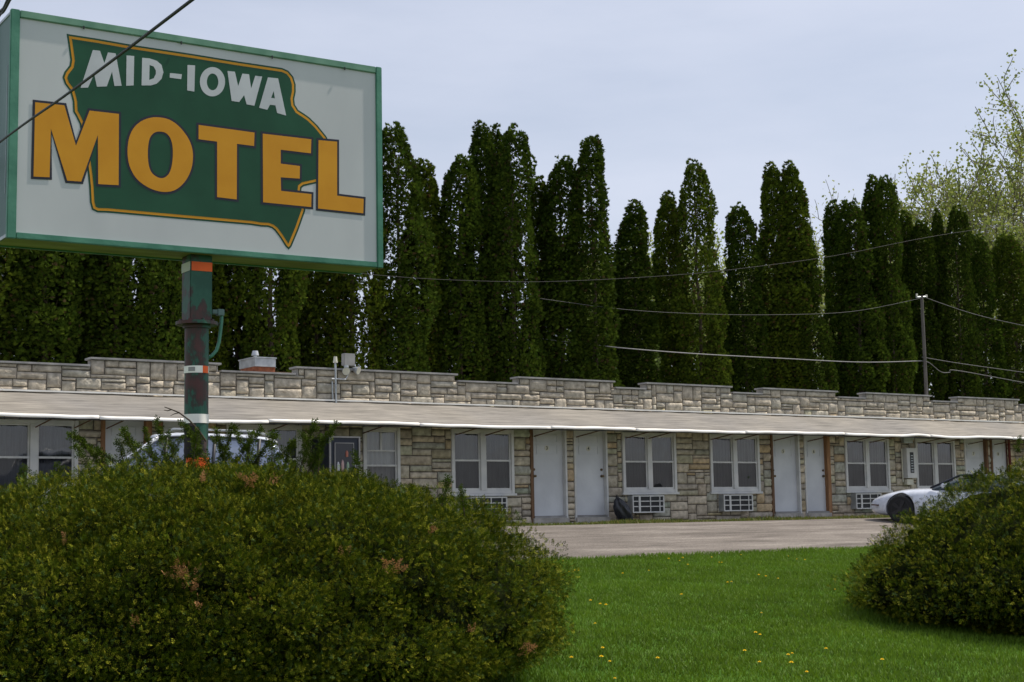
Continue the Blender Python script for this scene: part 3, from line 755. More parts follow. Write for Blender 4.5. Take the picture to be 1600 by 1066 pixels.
    def plate(bm_, loops, yfront, mi, th=.0008):
        """flat raised plate from polygon loops (first = outer)"""
        loops = [l if area(l) > 0 else l[::-1] for l in loops]
        pts = [p for l in loops for p in l]
        tr = tessellate_polygon([[Vector((a, b, 0)) for a, b in l] for l in loops])
        fv = [bm_.bm.verts.new((a, yfront, b)) for a, b in pts]; bv = [bm_.bm.verts.new((a, yfront+th, b)) for a, b in pts]
        for q in tr:
            try: f = bm_.bm.faces.new([fv[i] for i in q]); f.material_index = mi
            except ValueError: pass
        s = 0
        for l in loops:
            n_ = len(l)
            for i in range(n_):
                f = bm_.bm.faces.new([fv[s+i], fv[s+(i+1) % n_], bv[s+(i+1) % n_], bv[s+i]]); f.material_index = mi
            s += n_
    def sm(p, it=2):
        for _ in range(it):
            q = []
            for i in range(len(p)):
                a, b = p[i], p[(i+1) % len(p)]; q += [(a[0]*.75+b[0]*.25, a[1]*.75+b[1]*.25), (a[0]*.25+b[0]*.75, a[1]*.25+b[1]*.75)]
            p = q
        return p
    def zz(o, s, pts): return [(o[0]+a/s, o[1]+b/s) for a, b in pts]
    a6, a5 = 6.6625, 5.33
    iowa = (zz((95, 40), a5, [(85, 95), (86, 95.2), (300, 128), (600, 181)]) + zz((280, 60), a5, [(100, 147), (500, 212), (862, 266), (905, 285), (938, 325), (955, 380), (955, 440), (943, 500), (950, 555), (985, 610), (1040, 645)])
            + zz((400, 190), a5, [(440, -20), (500, 38), (575, 130), (640, 260), (650, 400), (600, 470), (510, 487), (440, 502), (395, 512), (366, 535), (362, 575), (400, 700), (395, 735), (372, 800), (340, 890), (285, 1022), (278, 1030), (270, 1022), (225, 950), (180, 890), (150, 865), (110, 851), (50, 848)])
            + zz((0, 0), 2.5387, [(1000, 880), (700, 854), (430, 830), (392, 829), (378, 822), (372, 800), (369, 740), (364, 690), (358, 645)])
            + zz((40, 140), a6, [(640, 560), (600, 345), (560, 262), (535, 220), (530, 120)]) + zz((95, 40), a5, [(125, 600), (105, 530), (62, 472), (48, 430), (60, 395), (103, 340), (112, 285), (100, 195)]))
    I = loc(iowa)
    em = MB(); plate(em, [off(I, .028)], yface-.0012, 0)
    e = em.build('state_emblem', 'emblem', face)
    em = MB(); plate(em, [off(I, .0115)], yface-.0024, 0); em.build('emblem_border', 'gold', face)
    em = MB(); plate(em, [off(I, -.0115)], yface-.0036, 0); em.build('emblem_field', 'emblem', face)
    def letter(pts, holes=(), outline=.021, mats=('ink', 'gold'), yb=.0050, smooth=0):
        P_ = loc(pts); H_ = [loc(h) for h in holes]
        if smooth: P_ = sm(P_, smooth); H_ = [sm(h, smooth) for h in H_]
        m = MB()
        if outline:
            plate(m, [off(P_, outline)]+[off(h, -outline*.9) for h in H_], yface-yb, 0); plate(m, [P_]+H_, yface-yb-.0012, 1); m.build('letter', list(mats), face)
        else: plate(m, [P_]+H_, yface-yb, 0); m.build('letter', [mats[1]], face)
    letter([(55.8,159.2),(101.5,164),(119.6,227.3),(140.9,172.3),(186.8,177.5),(186.3,289),(154.4,287.2),(153.8,210.3),(127.8,283.3),(106,281.8),(80.4,200.4),(78.3,276.6),(53.2,275.5)])
    O = zz((190, 170), a6, [(65, 430), (80, 300), (130, 190), (220, 115), (320, 85), (400, 84), (500, 103), (600, 170), (690, 280), (737, 380), (753, 480), (742, 600), (702, 705), (640, 790), (560, 850), (460, 868), (350, 848), (245, 797), (155, 722), (98, 622), (73, 530)])
    Oi = zz((190, 170), a6, [(400, 231), (465, 243), (512, 290), (537, 370), (542, 470), (532, 585), (507, 665), (470, 707), (430, 722), (378, 712), (318, 667), (288, 592), (278, 480), (283, 370), (303, 288), (345, 243)])
    letter(O, [Oi], smooth=2)
    letter(zz((290, 180), a6, [(142, 98), (725, 178), (720, 318), (542, 295), (540, 875), (335, 850), (335, 272), (142, 247)]))
    letter(zz((400, 190), a5, [(62, 98), (467, 145), (463, 262), (212, 232), (212, 348), (372, 368), (370, 473), (212, 462), (215, 575), (468, 602), (466, 710), (65, 670)]))
    letter(zz((400, 190), a5, [(527, 152), (682, 165), (682, 615), (903, 642), (900, 762), (523, 722)]))
    MT['whiteletter'] = noisy('white_letter_paint', (.48, .49, .52), (.55, .56, .59), 4, .4)
    kw = dict(outline=0, mats=('ink', 'whiteletter'), yb=.0050)
    letter(zz((95, 40), a5, [(272, 200), (332, 206), (368, 310), (398, 220), (462, 228), (512, 498), (452, 500), (432, 380), (388, 503), (306, 506), (283, 400), (232, 513), (170, 515)]), **kw)
    letter(zz((95, 40), a5, [(553, 245), (617, 250), (612, 495), (550, 498)]), **kw)
    letter(zz((95, 40), a5, [(683, 265), (745, 270), (805, 290), (845, 325), (860, 385), (845, 440), (805, 480), (755, 495), (678, 495)]), [zz((95, 40), a5, [(745, 325), (778, 337), (797, 370), (797, 400), (780, 435), (742, 450)])], **kw)
    letter(zz((95, 40), a5, [(915, 392), (1015, 402), (1008, 443), (912, 430)]), **kw)
    letter(zz((280, 60), a5, [(75, 218), (138, 222), (132, 440), (72, 430)]), **kw)
    el = lambda cx_, cy, rx, ry, n_=36: [(cx_+rx*math.cos(2*math.pi*i/n_), cy+ry*math.sin(2*math.pi*i/n_)) for i in range(n_)]
    letter(zz((280, 60), a5, el(283, 358, 105, 122)), [zz((280, 60), a5, el(284, 359, 48, 70))], **kw)
    letter(zz((280, 60), a5, [(408, 268), (470, 275), (497, 395), (532, 290), (588, 296), (605, 415), (640, 308), (697, 315), (632, 558), (568, 546), (547, 470), (505, 527), (443, 518)]), **kw)
    letter(zz((280, 60), a5, [(745, 322), (830, 330), (897, 640), (822, 618), (808, 555), (762, 550), (740, 592), (672, 575)]), [zz((280, 60), a5, [(793, 435), (803, 497), (772, 492)])], **kw)

    # pole
    def rustmat():
        m_, nt, b = newmat('peeling_green_paint')
        tc = N(nt, 'ShaderNodeTexCoord'); mp = N(nt, 'ShaderNodeMapping'); mp.inputs['Scale'].default_value = (1, 1, .6); nt.links.new(tc.outputs['Object'], mp.inputs[0])
        n_ = N(nt, 'ShaderNodeTexNoise'); n_.inputs['Scale'].default_value = 3.2; n_.inputs['Detail'].default_value = 9; n_.inputs['Roughness'].default_value = .62; nt.links.new(mp.outputs[0], n_.inputs['Vector'])
        r = ramp(nt, [(.42, (.010, .075, .048)), (.50, (.016, .10, .062)), (.53, (.035, .028, .022)), (.60, (.085, .024, .022)), (.72, (.04, .026, .02))]); nt.links.new(n_.outputs[0], r.inputs[0])
        nt.links.new(r.outputs[0], b.inputs['Base Color']); b.inputs['Roughness'].default_value = .55
        bp = N(nt, 'ShaderNodeBump'); bp.inputs['Strength'].default_value = .4; bp.inputs['Distance'].default_value = .01
        nt.links.new(n_.outputs[0], bp.inputs['Height']); nt.links.new(bp.outputs[0], b.inputs['Normal']); return m_
    MT['rust'] = rustmat()
    def zl_(py, px=305):
        d = ray(px, py); s = (base+Vector((0, 0, 0))-EYEP).dot(nrm)/d.dot(nrm); return EYEP.z+d.z*s-base.z
    def wl_(pxa, pxb, py):
        out = []
        for px in (pxa, pxb):
            d = ray(px, py); s = (base-EYEP).dot(nrm)/d.dot(nrm); out.append((EYEP+d*s-base).dot(u))
        return out
    hs = .106; zc = zl_(505)
    m = MB(); m.box((-hs, -hs, zc+.01), (hs, hs, B_-fb+.012)); pole_sq = m.build('upper_post', 'rust', t, bevel=.006)
    m = MB(); m.tube([(0, 0, -.3), (0, 0, zc-.02)], .108, 32); m.build('pole', 'rust', t, smooth=False)
    m = MB(); m.cyl((0, 0, zc-.0199), (0, 0, 1), .19, .03, 32); m.cyl((0, 0, zc-.05), (0, 0, 1), .125, .03, 32)
    for k_ in range(8): a = k_*math.pi/4; m.cyl((.155*math.cos(a), .155*math.sin(a), zc+.0102), (0, 0, 1), .014, .02, 6)
    m.build('collar', 'rust', t)
    MT['tape_o'] = plain('orange_tape', (1.0, .13, .012), .5); MT['tape_w'] = plain('white_tape', (.93, .90, .82), .4); MT['tar'] = noisy('black_tar', (.012, .011, .012), (.03, .025, .022), 9, .7)
    def band(z0, z1, r, mat, a0=-180, a1=180, name='tape_band'):
        m = MB(); n_ = 40; ring = []
        for k_ in range(n_+1):
            a = math.radians(a0+(a1-a0)*k_/n_)-math.pi/2
            ring.append([m.bm.verts.new((r*math.cos(a), r*math.sin(a), z)) for z in (z0, z1)]+[m.bm.verts.new(((r-.004)*math.cos(a), (r-.004)*math.sin(a), z)) for z in (z1, z0)])
        for A, B in zip(ring, ring[1:]):
            for q in range(4): m._f([A[q], A[(q+1) % 4], B[(q+1) % 4], B[q]])
        return m.build(name, mat, t)
    zt0, zt1 = zl_(426), zl_(412)
    m = MB(); m.box((-hs+.012, -hs-.004, zt0), (hs-.002, -hs-.001, zt1)); m.build('tape_band', 'tape_o', t)
    m = MB(); m.box((-hs-.004, -hs, zt0), (-hs-.001, hs, zt1)); m.build('tape_band', 'plaque', t)
    z_a, z_b = zl_(584), zl_(573)
    band(z_a, z_b, .113, 'tape_w', -120, 8); band(z_a, z_b, .1132, 'tape_o', 8.2, 45); band(z_a, z_b, .113, 'plaque', 45.2, 120)
    band(z_a+.015, z_b-.012, .1155, 'coping', -60, -28, 'tape_print')
    band(zl_(662), zl_(648), .113, 'tape_w', -150, 150)
    def patch():
        m = MB(); n_ = 14; V_ = []
        rows = 16; zA, zB = zl_(716), zl_(664)
        for j in range(rows+1):
            f = j/rows; z = zA+(zB-zA)*f; amax = -20+50*(1-f)**.6*(1 if f > .1 else .8)+6*math.sin(j*1.9); amin = -95+8*math.sin(j*1.3)
            if f > .85: amax -= (f-.85)*300
            V_.append([m.bm.verts.new((.1125*math.cos(math.radians(amin+(max(amin+3, amax)-amin)*k_/n_)-math.pi/2), .1125*math.sin(math.radians(amin+(max(amin+3, amax)-amin)*k_/n_)-math.pi/2), z)) for k_ in range(n_+1)])
        for A, B in zip(V_, V_[1:]):
            for k_ in range(n_): m._f([A[k_], A[k_+1], B[k_+1], B[k_]])
        m.build('tar_patch', 'tar', t)
    patch()
    band(zl_(736), zl_(716), .118, 'tape_o', -70, 60)
    # conduit loop on the right of the post
    def q(px, py): a = wl_(px, px, py)[0]; return (a, -.02, zl_(py, px))
    m = MB(); m.tube([q(326, 490), q(334, 488), q(343, 487), q(345, 492), q(345, 500), q(343, 520), q(341, 535), q(337, 548), q(330, 556), q(323, 561)], .016, 8); m.build('conduit', 'teal', t, smooth=True)
    m = MB(); a = Vector(q(343, 489)); m.box(a+Vector((-.035, -.03, -.03)), a+Vector((.03, .03, .03))); b = Vector(q(334, 488)); m.box(b+Vector((-.03, -.025, -.02)), b+Vector((.02, .025, .02))); m.build('junction_box', 'side', t, bevel=.004)
    m = MB(); m.tube([q(326, 507), q(336, 509), q(342, 506)], .012, 6); m.build('strap', 'rust', t)
    return base
SB = sign()

# ------------------------------------------------------------------ yew shrubs
def lumps(a, b, ph):
    n1 = np.sin(5.1*a+3.1*np.sin(3.7*b+ph)+ph)+np.sin(8.3*b+2.3*np.sin(4.1*a)+2*ph); n2 = np.sin(11*a-6*b+2*np.sin(7*b)+ph)+np.sin(13*b+3*np.sin(6*a+ph))
    crev = -.045*np.exp(-(n1/.28)**2)-.030*np.exp(-(n2/.25)**2)
    return crev+.02+1.1*(.014*np.sin(3*a+2*np.sin(2.3*b+ph)+ph)+.018*np.sin(5.3*b+2.1*a+ph*2)+.018*np.sin(9*a+6*b+ph)+.020*np.sin(13*b-7*a+2*ph)
            +.020*np.sin(23*a+11*b+2*np.sin(5*b))+.020*np.sin(29*b-17*a+ph+2*np.sin(7*a))+.014*np.sin(41*a+37*b+3*np.sin(9*b))+.010*np.sin(71*b-53*a+3*np.sin(11*a)))
NEED = []
for i in range(5):
    s = 1 if i % 2 else -1; z = .05+.17*i; an = math.radians(58-4*i); ln = .52-.02*i; w_ = .085
    b0 = np.array([0, 0, z]); d = np.array([s*math.sin(an), .12*s, math.cos(an)]); sd = np.array([math.cos(an)*-s, 0, math.sin(an)])
    NEED += [b0, b0+d*ln*.5+sd*w_, b0+d*ln, b0+d*ln*.5-sd*w_]
NEED += [np.array([0, 0, .75]), np.array([.085, .02, 1.0]), np.array([0, 0, 1.22]), np.array([-.085, -.02, 1.0])]
NEED = np.array(NEED); NEEDF = np.arange(len(NEED)).reshape(-1, 4)
def yew(cx_, cy, Rx, Ry, H, name_label, seed, nspr, shoots, expo=2.5, dead=(), scl=(.020, .022)):
    rng = np.random.default_rng(seed)
    g = gz(cy); t = thing('yew_shrub', name_label, 'shrub', (cx_, cy, g))
    tb = np.linspace(-.85, np.pi/2, 400); e_ = 2/expo; h0 = .42/H
    def prof(b): return np.cos(b)**np.where(b < 0, .9, e_), np.where(b >= 0, h0+(1-h0)*np.abs(np.sin(b))**e_, h0*(1+np.sin(b)/.75))
    tr, tz = prof(tb); Rm = (Rx+Ry)/2
    ds = np.hypot(np.diff(tr)*Rm, np.diff(tz)*H)*(tr[1:]+tr[:-1]+.02); cdf = np.concatenate([[0], np.cumsum(ds)]); cdf /= cdf[-1]
    def pt(a, b, grow=0.0):
        rr, zz_ = prof(b); l = 1+lumps(a, b, seed)
        p = np.stack([rr*l*(Rx+grow)*np.cos(a), rr*l*(Ry+grow)*np.sin(a), zz_*(1+.6*(l-1))*(H+grow)], 1)
        nn = np.stack([rr**(expo-1)*np.cos(a)/Rx, rr**(expo-1)*np.sin(a)/Ry, np.maximum(-.25, (zz_-h0)/(1-h0))*np.abs((zz_-h0)/(1-h0))**(expo-2+1e-6)/H], 1)
        return p, nn/np.linalg.norm(nn, axis=1, keepdims=True)
    def surf(n_, inset):
        a = np.where(rng.uniform(size=n_) < .45, rng.normal(-1.9, .75, n_), rng.uniform(0, 2*np.pi, n_)); b = np.interp(rng.uniform(size=n_), cdf, tb)
        p, nn = pt(a, b); p = p-nn*inset[:, None]
        gl = gza(cy+p[:, 1])-g
        p[:, 2] = np.maximum(p[:, 2], gl+.03+.08*rng.uniform(size=n_))
        return p, nn, a, b
    nc = 8500; cpos, cnn, ca, cb = surf(nc, np.abs(rng.normal(size=nc))*.08+.03)
    crad = rng.uniform(.05, .125, nc); ci = rng.choice(nc, nspr, p=crad**1.7/(crad**1.7).sum())
    dd_ = rng.normal(size=(nspr, 3)); dd_ /= np.linalg.norm(dd_, axis=1, keepdims=True); fl = (dd_*cnn[ci]).sum(1) < -.1; dd_[fl] *= -1
    p = cpos[ci]+dd_*(crad[ci]*rng.uniform(.8, 1.03, nspr))[:, None]; a = ca[ci]; b = cb[ci]
    gl = gza(cy+p[:, 1])-g; p[:, 2] = np.maximum(p[:, 2], gl+.02)
    zd = dd_*.9+cnn[ci]*.25+np.array([0, 0, .25])+rng.normal(size=p.shape)*.4
    B = bases(zd, rng); sc = scl[0]+scl[1]*rng.uniform(size=nspr)
    k_ = rng.uniform(size=(nspr, 1)); cl = .5+.5*np.sin(17*a+5*np.sin(14*b))[:, None]
    cv = rng.uniform(.55, 1.35, nc)[ci][:, None]; base = (np.array([.022, .040, .002])*(1-k_)+np.array([.085, .112, .005])*k_)*cv
    tip = (rng.uniform(size=(nspr, 1)) < .12+.20*cl).astype(float)
    col = base*(1-tip)+np.array([.25, .25, .02])*tip*(.6+.6*rng.uniform(size=(nspr, 1)))
    bl = (rng.uniform(size=(nspr, 1)) < .06); col = np.where(bl, np.array([.07, .12, .035]), col)
    V, F, c = stamp(NEED, NEEDF, p, B, sc, col)
    np_mesh('foliage', V, F, MT['yew'], t, c)
    # inner twig mass
    nu, nv = 120, 44; V = []; F = []
    A = np.linspace(0, 2*np.pi, nu, endpoint=False)
    for j in range(nv+1):
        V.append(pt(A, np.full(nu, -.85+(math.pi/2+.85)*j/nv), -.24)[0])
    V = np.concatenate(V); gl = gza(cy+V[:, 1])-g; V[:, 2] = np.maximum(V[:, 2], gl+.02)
    for j in range(nv):
        for i in range(nu): F.append((j*nu+i, j*nu+(i+1) % nu, (j+1)*nu+(i+1) % nu, (j+1)*nu+i))
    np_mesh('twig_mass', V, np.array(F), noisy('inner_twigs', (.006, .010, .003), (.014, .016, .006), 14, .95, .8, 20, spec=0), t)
    # loose upright shoots
    for (x, y, z, dx, dy, ln) in shoots:
        st = MB(); sp, sd_ = [], []
        d = Vector((dx, dy, 1)).normalized(); pts = [Vector((x, y, z))+d*ln*f+Vector((dx*.25, 0, -.1))*(f*f)*ln for f in np.linspace(0, 1, 7)]
        st.tube(pts, .006, 5, .002); so_ = st.build('shoot', 'bark', t)
        for f in np.linspace(.08, 1, max(6, int(ln*34))):
            i = min(5, int(f*6)); q = pts[i].lerp(pts[i+1], f*6-i)
            for _ in range(9):
                sp.append(q+Vector(rng.normal(size=3))*.012*(1.3-f)); sd_.append(d*.9+Vector(rng.normal(size=3))*.8)
        pn = np.array([list(v) for v in sp]); dn = np.array([list(v) for v in sd_]); n_ = len(pn)
        k_ = rng.uniform(size=(n_, 1)); col = np.array([.025, .05, .005])*(1-k_)+np.array([.085, .12, .01])*k_
        V, F, c = stamp(NEED, NEEDF, pn, bases(dn, rng), .034+.026*rng.uniform(size=n_), col)
        np_mesh('needles', V, F, MT['yew'], so_, c)
    # dead orange sprigs: (angle, elevation, spread, count)
    for (x, y, z, nx_, ny, nz_, s, n_) in dead:
        dp, dn_ = [], []
        for _ in range(int(n_*1.5)):
            dp.append((x+rng.normal()*s, y+rng.normal()*s*.5, z+rng.normal()*s*.8)); dn_.append((nx_+rng.normal()*.5, ny+rng.normal()*.5, nz_+.3+rng.normal()*.5))
        n2_ = len(dp); k_ = rng.uniform(size=(n2_, 1)); col = np.array([.22, .10, .04])*(1-k_)+np.array([.46, .24, .10])*k_
        V, F, c = stamp(NEED, NEEDF, np.array(dp), bases(np.array(dn_), rng), .036+.028*rng.uniform(size=n2_), col)
        np_mesh('dead_sprig', V, F, MT['deadleaf'], t, c)
    return t
# left shrub
cL = atD(328, 760, 12.9); RxL, RyL, HL = 3.10, 2.45, 1.73
aL = -TH                                        # not rotated: x/y semi axes in world; use camera-aligned frame below
def shrub_surface_pt(cx_, cy, g, Rx, Ry, H, px, py, expo=2.9):
    """first hit of a view ray with the smooth shrub form"""
    d = ray(px, py).normalized(); c = Vector((cx_, cy, g))
    for i in range(900):
        p = EYEP+d*(6+i*.02); q = p-c
        if (math.hypot(q.x/Rx, q.y/Ry)**expo+abs(max(0, q.z)/H)**expo) < 1.0: return q
    return None
gL = gz(cL.y)
def lp(px, py, D=None):
    q = atD(px, py, D or 12.9)-Vector((cL.x, cL.y, gL)); return (q.x, q.y, q.z)
sh = []
for (px, py, ln, dx, D) in ((170, 735, .42, -.55, 13.2), (190, 740, .5, -.75, 13.2), (150, 742, .3, -.4, 13), (232, 722, .33, -.5, 13.2), (262, 715, .36, -.2, 13.4), (345, 722, .34, .2, 12.8), (362, 724, .36, .5, 12.9),
                            (392, 722, .3, .5, 12.9), (402, 725, .34, -.4, 12.9), (330, 722, .4, -.45, 12.9), (468, 722, .36, .25, 12.8), (480, 724, .4, .45, 12.7), (497, 722, .22, .1, 12.7), (560, 738, .16, -.1, 12.6), (442, 722, .2, .3, 12.9),
                            (300, 728, .3, .1, 12.7), (270, 730, .3, -.8, 12.9), (212, 735, .3, -.9, 13), (726, 792, .16, -.1, 12.4), (690, 775, .14, .2, 12.4), (90, 752, .14, 0, 13), (30, 752, .12, .2, 13), (375, 722, .26, -.6, 12.9), (415, 724, .24, .7, 12.9), (245, 728, .34, -.2, 13.1), (252, 730, .3, .4, 13.1), (222, 730, .36, -.3, 13.1), (278, 726, .3, -.2, 12.9), (200, 738, .3, -.2, 13.1), (355, 722, .3, -.2, 12.8), (385, 722, .26, .1, 12.8), (425, 722, .25, 0, 12.8), (490, 728, .3, -.2, 12.7)):
    x, y, z = lp(px, py, D); sh.append((x, y, z-.08, dx*math.cos(TH), -dx*math.sin(TH), ln+.08))
deadL = []
for (px, py, s, n_) in ((288, 905, .05, 16), (272, 892, .03, 6), (302, 923, .03, 6), (600, 888, .025, 6), (620, 888, .03, 8), (392, 756, .025, 7), (376, 752, .02, 4), (422, 757, .025, 6), (320, 752, .02, 5), (815, 1018, .03, 7), (826, 1015, .02, 4), (735, 987, .02, 5), (210, 976, .02, 4), (670, 830, .02, 4), (400, 940, .03, 3), (306, 948, .02, 4), (540, 870, .02, 3), (100, 845, .02, 3)):
    q = shrub_surface_pt(cL.x, cL.y, gL, RxL+.06, RyL+.06, HL+.06, px, py)
    if q is not None:
        nn_ = Vector((q.x/RxL**2, q.y/RyL**2, max(0, q.z)/HL**2)).normalized(); deadL.append((*q, *nn_, s, n_))
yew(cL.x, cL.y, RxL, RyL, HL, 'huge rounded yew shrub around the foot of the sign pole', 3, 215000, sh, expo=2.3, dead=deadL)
cR = atD(1695, 800, 18.7)
gR = gz(cR.y); shR = []
for (px, py, ln, dx) in ((1535, 745, .14, 0), (1490, 772, .12, -.3), (1425, 815, .12, -.5), (1440, 805, .12, .1), (1515, 755, .14, .4), (1590, 702, .14, .1)):
    q = atD(px, py, 18.4)-Vector((cR.x, cR.y, gR)); shR.append((q.x, q.y, q.z-.05, dx, -dx*.7, ln+.06))
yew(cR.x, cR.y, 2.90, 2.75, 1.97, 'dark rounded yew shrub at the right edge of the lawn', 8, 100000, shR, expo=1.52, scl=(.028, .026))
# dead bare twig in front of the pole
m = MB(); pts = [atD(x, y, 13.0) for x, y in ((322, 690), (312, 675), (296, 657), (280, 645), (268, 640), (257, 636))]; m.tube(pts, .009, 6, .004)
m.tube([atD(280, 645, 13.0), atD(272, 647, 13.0), atD(266, 650, 13.0)], .005, 5, .002); m.tube([atD(268, 640, 13), atD(262, 642, 13), atD(256, 641, 13)], .006, 5, .003)
tag(m.build('dead_twig', 'bark'), 'bare dead twig leaning in front of the sign pole', 'twig')

# ------------------------------------------------------------------ arborvitae row
FAN = []
for an in (-58, -30, -8, 14, 36, 60):
    a = math.radians(an); l = 1-.25*abs(an)/60; d = np.array([math.sin(a), 0, math.cos(a)]); s = np.array([math.cos(a), 0, -math.sin(a)])*.11
    FAN += [np.zeros(3), d*l*.55+s+np.array([0, .06, 0]), d*l+np.array([0, -.05, 0]), d*l*.55-s+np.array([0, .06, 0])]
FAN = np.array(FAN); FANF = np.arange(len(FAN)).reshape(-1, 4)
def crown_mesh(seed, leaders, nfan=8600, skirt=1.25):
    """columnar crown of unit height 12 m built from billowing clumps; leaders = [(x, y, height fraction, radius)]"""
    rng = np.random.default_rng(seed); cp, cr, cn = [], [], []
    for (lx, ly, hf, R) in leaders:
        Ht = 12*hf; z = .4; ph = rng.uniform(0, 6.28, 3)
        while z < Ht-.12:
            f = z/Ht; sd = Ht-z; rad = R*(.80+.20*min(1, sd/7))*min(1, (sd/2.1)**.46)*(1+(skirt-1)*max(0, 1-f*2.6))*(1+.15*math.sin(z*1.3+ph[0])+.09*math.sin(z*3.3+ph[1]))*rng.uniform(.92, 1.06)
            qs = min(1, .55+sd*.22); nk = max(2, int(2*math.pi*rad/(.40*qs))); a0 = rng.uniform(0, 6.28)
            for k_ in range(nk):
                a = a0+2*math.pi*k_/nk+rng.normal()*.2
                if rng.random() < ((.16+.16*math.sin(2*a+z*.9+ph[2]) if f > .45 else .11+.10*math.sin(2*a+z*.7+ph[0])) if sd > 2.2 else .02): continue
                q = rng.uniform(.17, .30)*qs
                rr = max(0, rad-q*.8)*rng.uniform(.86, 1.08)
                ax_ = .16*math.sin(z*.75+ph[1])*f; cp.append((lx+ax_+rr*math.cos(a), ly+.16*math.sin(z*.6+ph[2])*f+rr*math.sin(a), z+rng.uniform(-.15, .15))); cr.append(q); cn.append((math.cos(a), math.sin(a), .35))
            z += rng.uniform(.2, .3)*qs
        cp.append((lx, ly, Ht-.1)); cr.append(.11); cn.append((0, 0, 1))
    cp, cr, cn = np.array(cp), np.array(cr), np.array(cn)
    w_ = cr**1.6; idx = rng.choice(len(cp), nfan, p=w_/w_.sum())
    d = rng.normal(size=(nfan, 3)); d /= np.linalg.norm(d, axis=1, keepdims=True)
    flip = (d*cn[idx]).sum(1) < -.25; d[flip] *= -1
    pos = cp[idx]+d*cr[idx][:, None]*np.array([1, 1, 1.45])*rng.uniform(.7, 1.05, (nfan, 1))
    zd = d*.7+np.array([0, 0, .85])+rng.normal(size=(nfan, 3))*.3
    B = bases(zd, rng); sc = .065+.065*rng.uniform(size=nfan)
    cc = rng.uniform(.72, 1.25, len(cp))[idx][:, None]*rng.uniform(.75, 1.25, (nfan, 1))
    br = (rng.uniform(size=(nfan, 1)) < .035)
    k_ = rng.uniform(size=(nfan, 1)); col = (np.array([.028, .056, .007])*(1-k_)+np.array([.082, .122, .013])*k_)*cc
    col = np.where(br, np.array([.075, .055, .025]), col)
    V, F, c = stamp(FAN, FANF, pos, B, sc, col)
    o = np_mesh('crown', V, F, MT['cedar'], None, c); me = o.data; bpy.data.objects.remove(o); return me
def trunk_mesh(seed, leaders):
    rng = random.Random(seed); m = MB()
    for lx, ly, hf, R in leaders:
        Ht = 12*hf; pts = [Vector((lx*f**.5+rng.uniform(-.05, .05), ly*f**.5+rng.uniform(-.05, .05), f*Ht*.93)) for f in np.linspace(0, 1, 9)]
        m.tube(pts, .13, 7, .02)
        for _ in range(26):
            f = rng.uniform(.08, .85); p = pts[int(f*8)]; a = rng.uniform(0, 6.28); l = R*.8
            m.tube([p, p+Vector((math.cos(a)*l*.5, math.sin(a)*l*.5, .25)), p+Vector((math.cos(a)*l*.85, math.sin(a)*l*.85, .75))], .022, 4, .006)
    o = m.build('trunk', 'bark'); me = o.data; bpy.data.objects.remove(o); return me
VAR = []
specs = [[(0, 0, 1, .95), (.5, .2, .55, .6)], [(0, 0, 1, .80)], [(0, 0, 1, .62)], [(0, 0, 1, .9), (.7, .3, .78, .55)], [(0, 0, 1, .8), (-.65, .2, .82, .6)], [(0, 0, 1, 1.0), (-.6, -.3, .3, .8)], [(0, 0, 1, .7), (.35, -.4, .45, .9)]]
for i, sp in enumerate(specs): VAR.append((crown_mesh(50+i, sp, 23000+6000*(len(sp)-1), 1.35 if i in (0, 5) else 1.2), trunk_mesh(80+i, sp)))
YR = 37.6
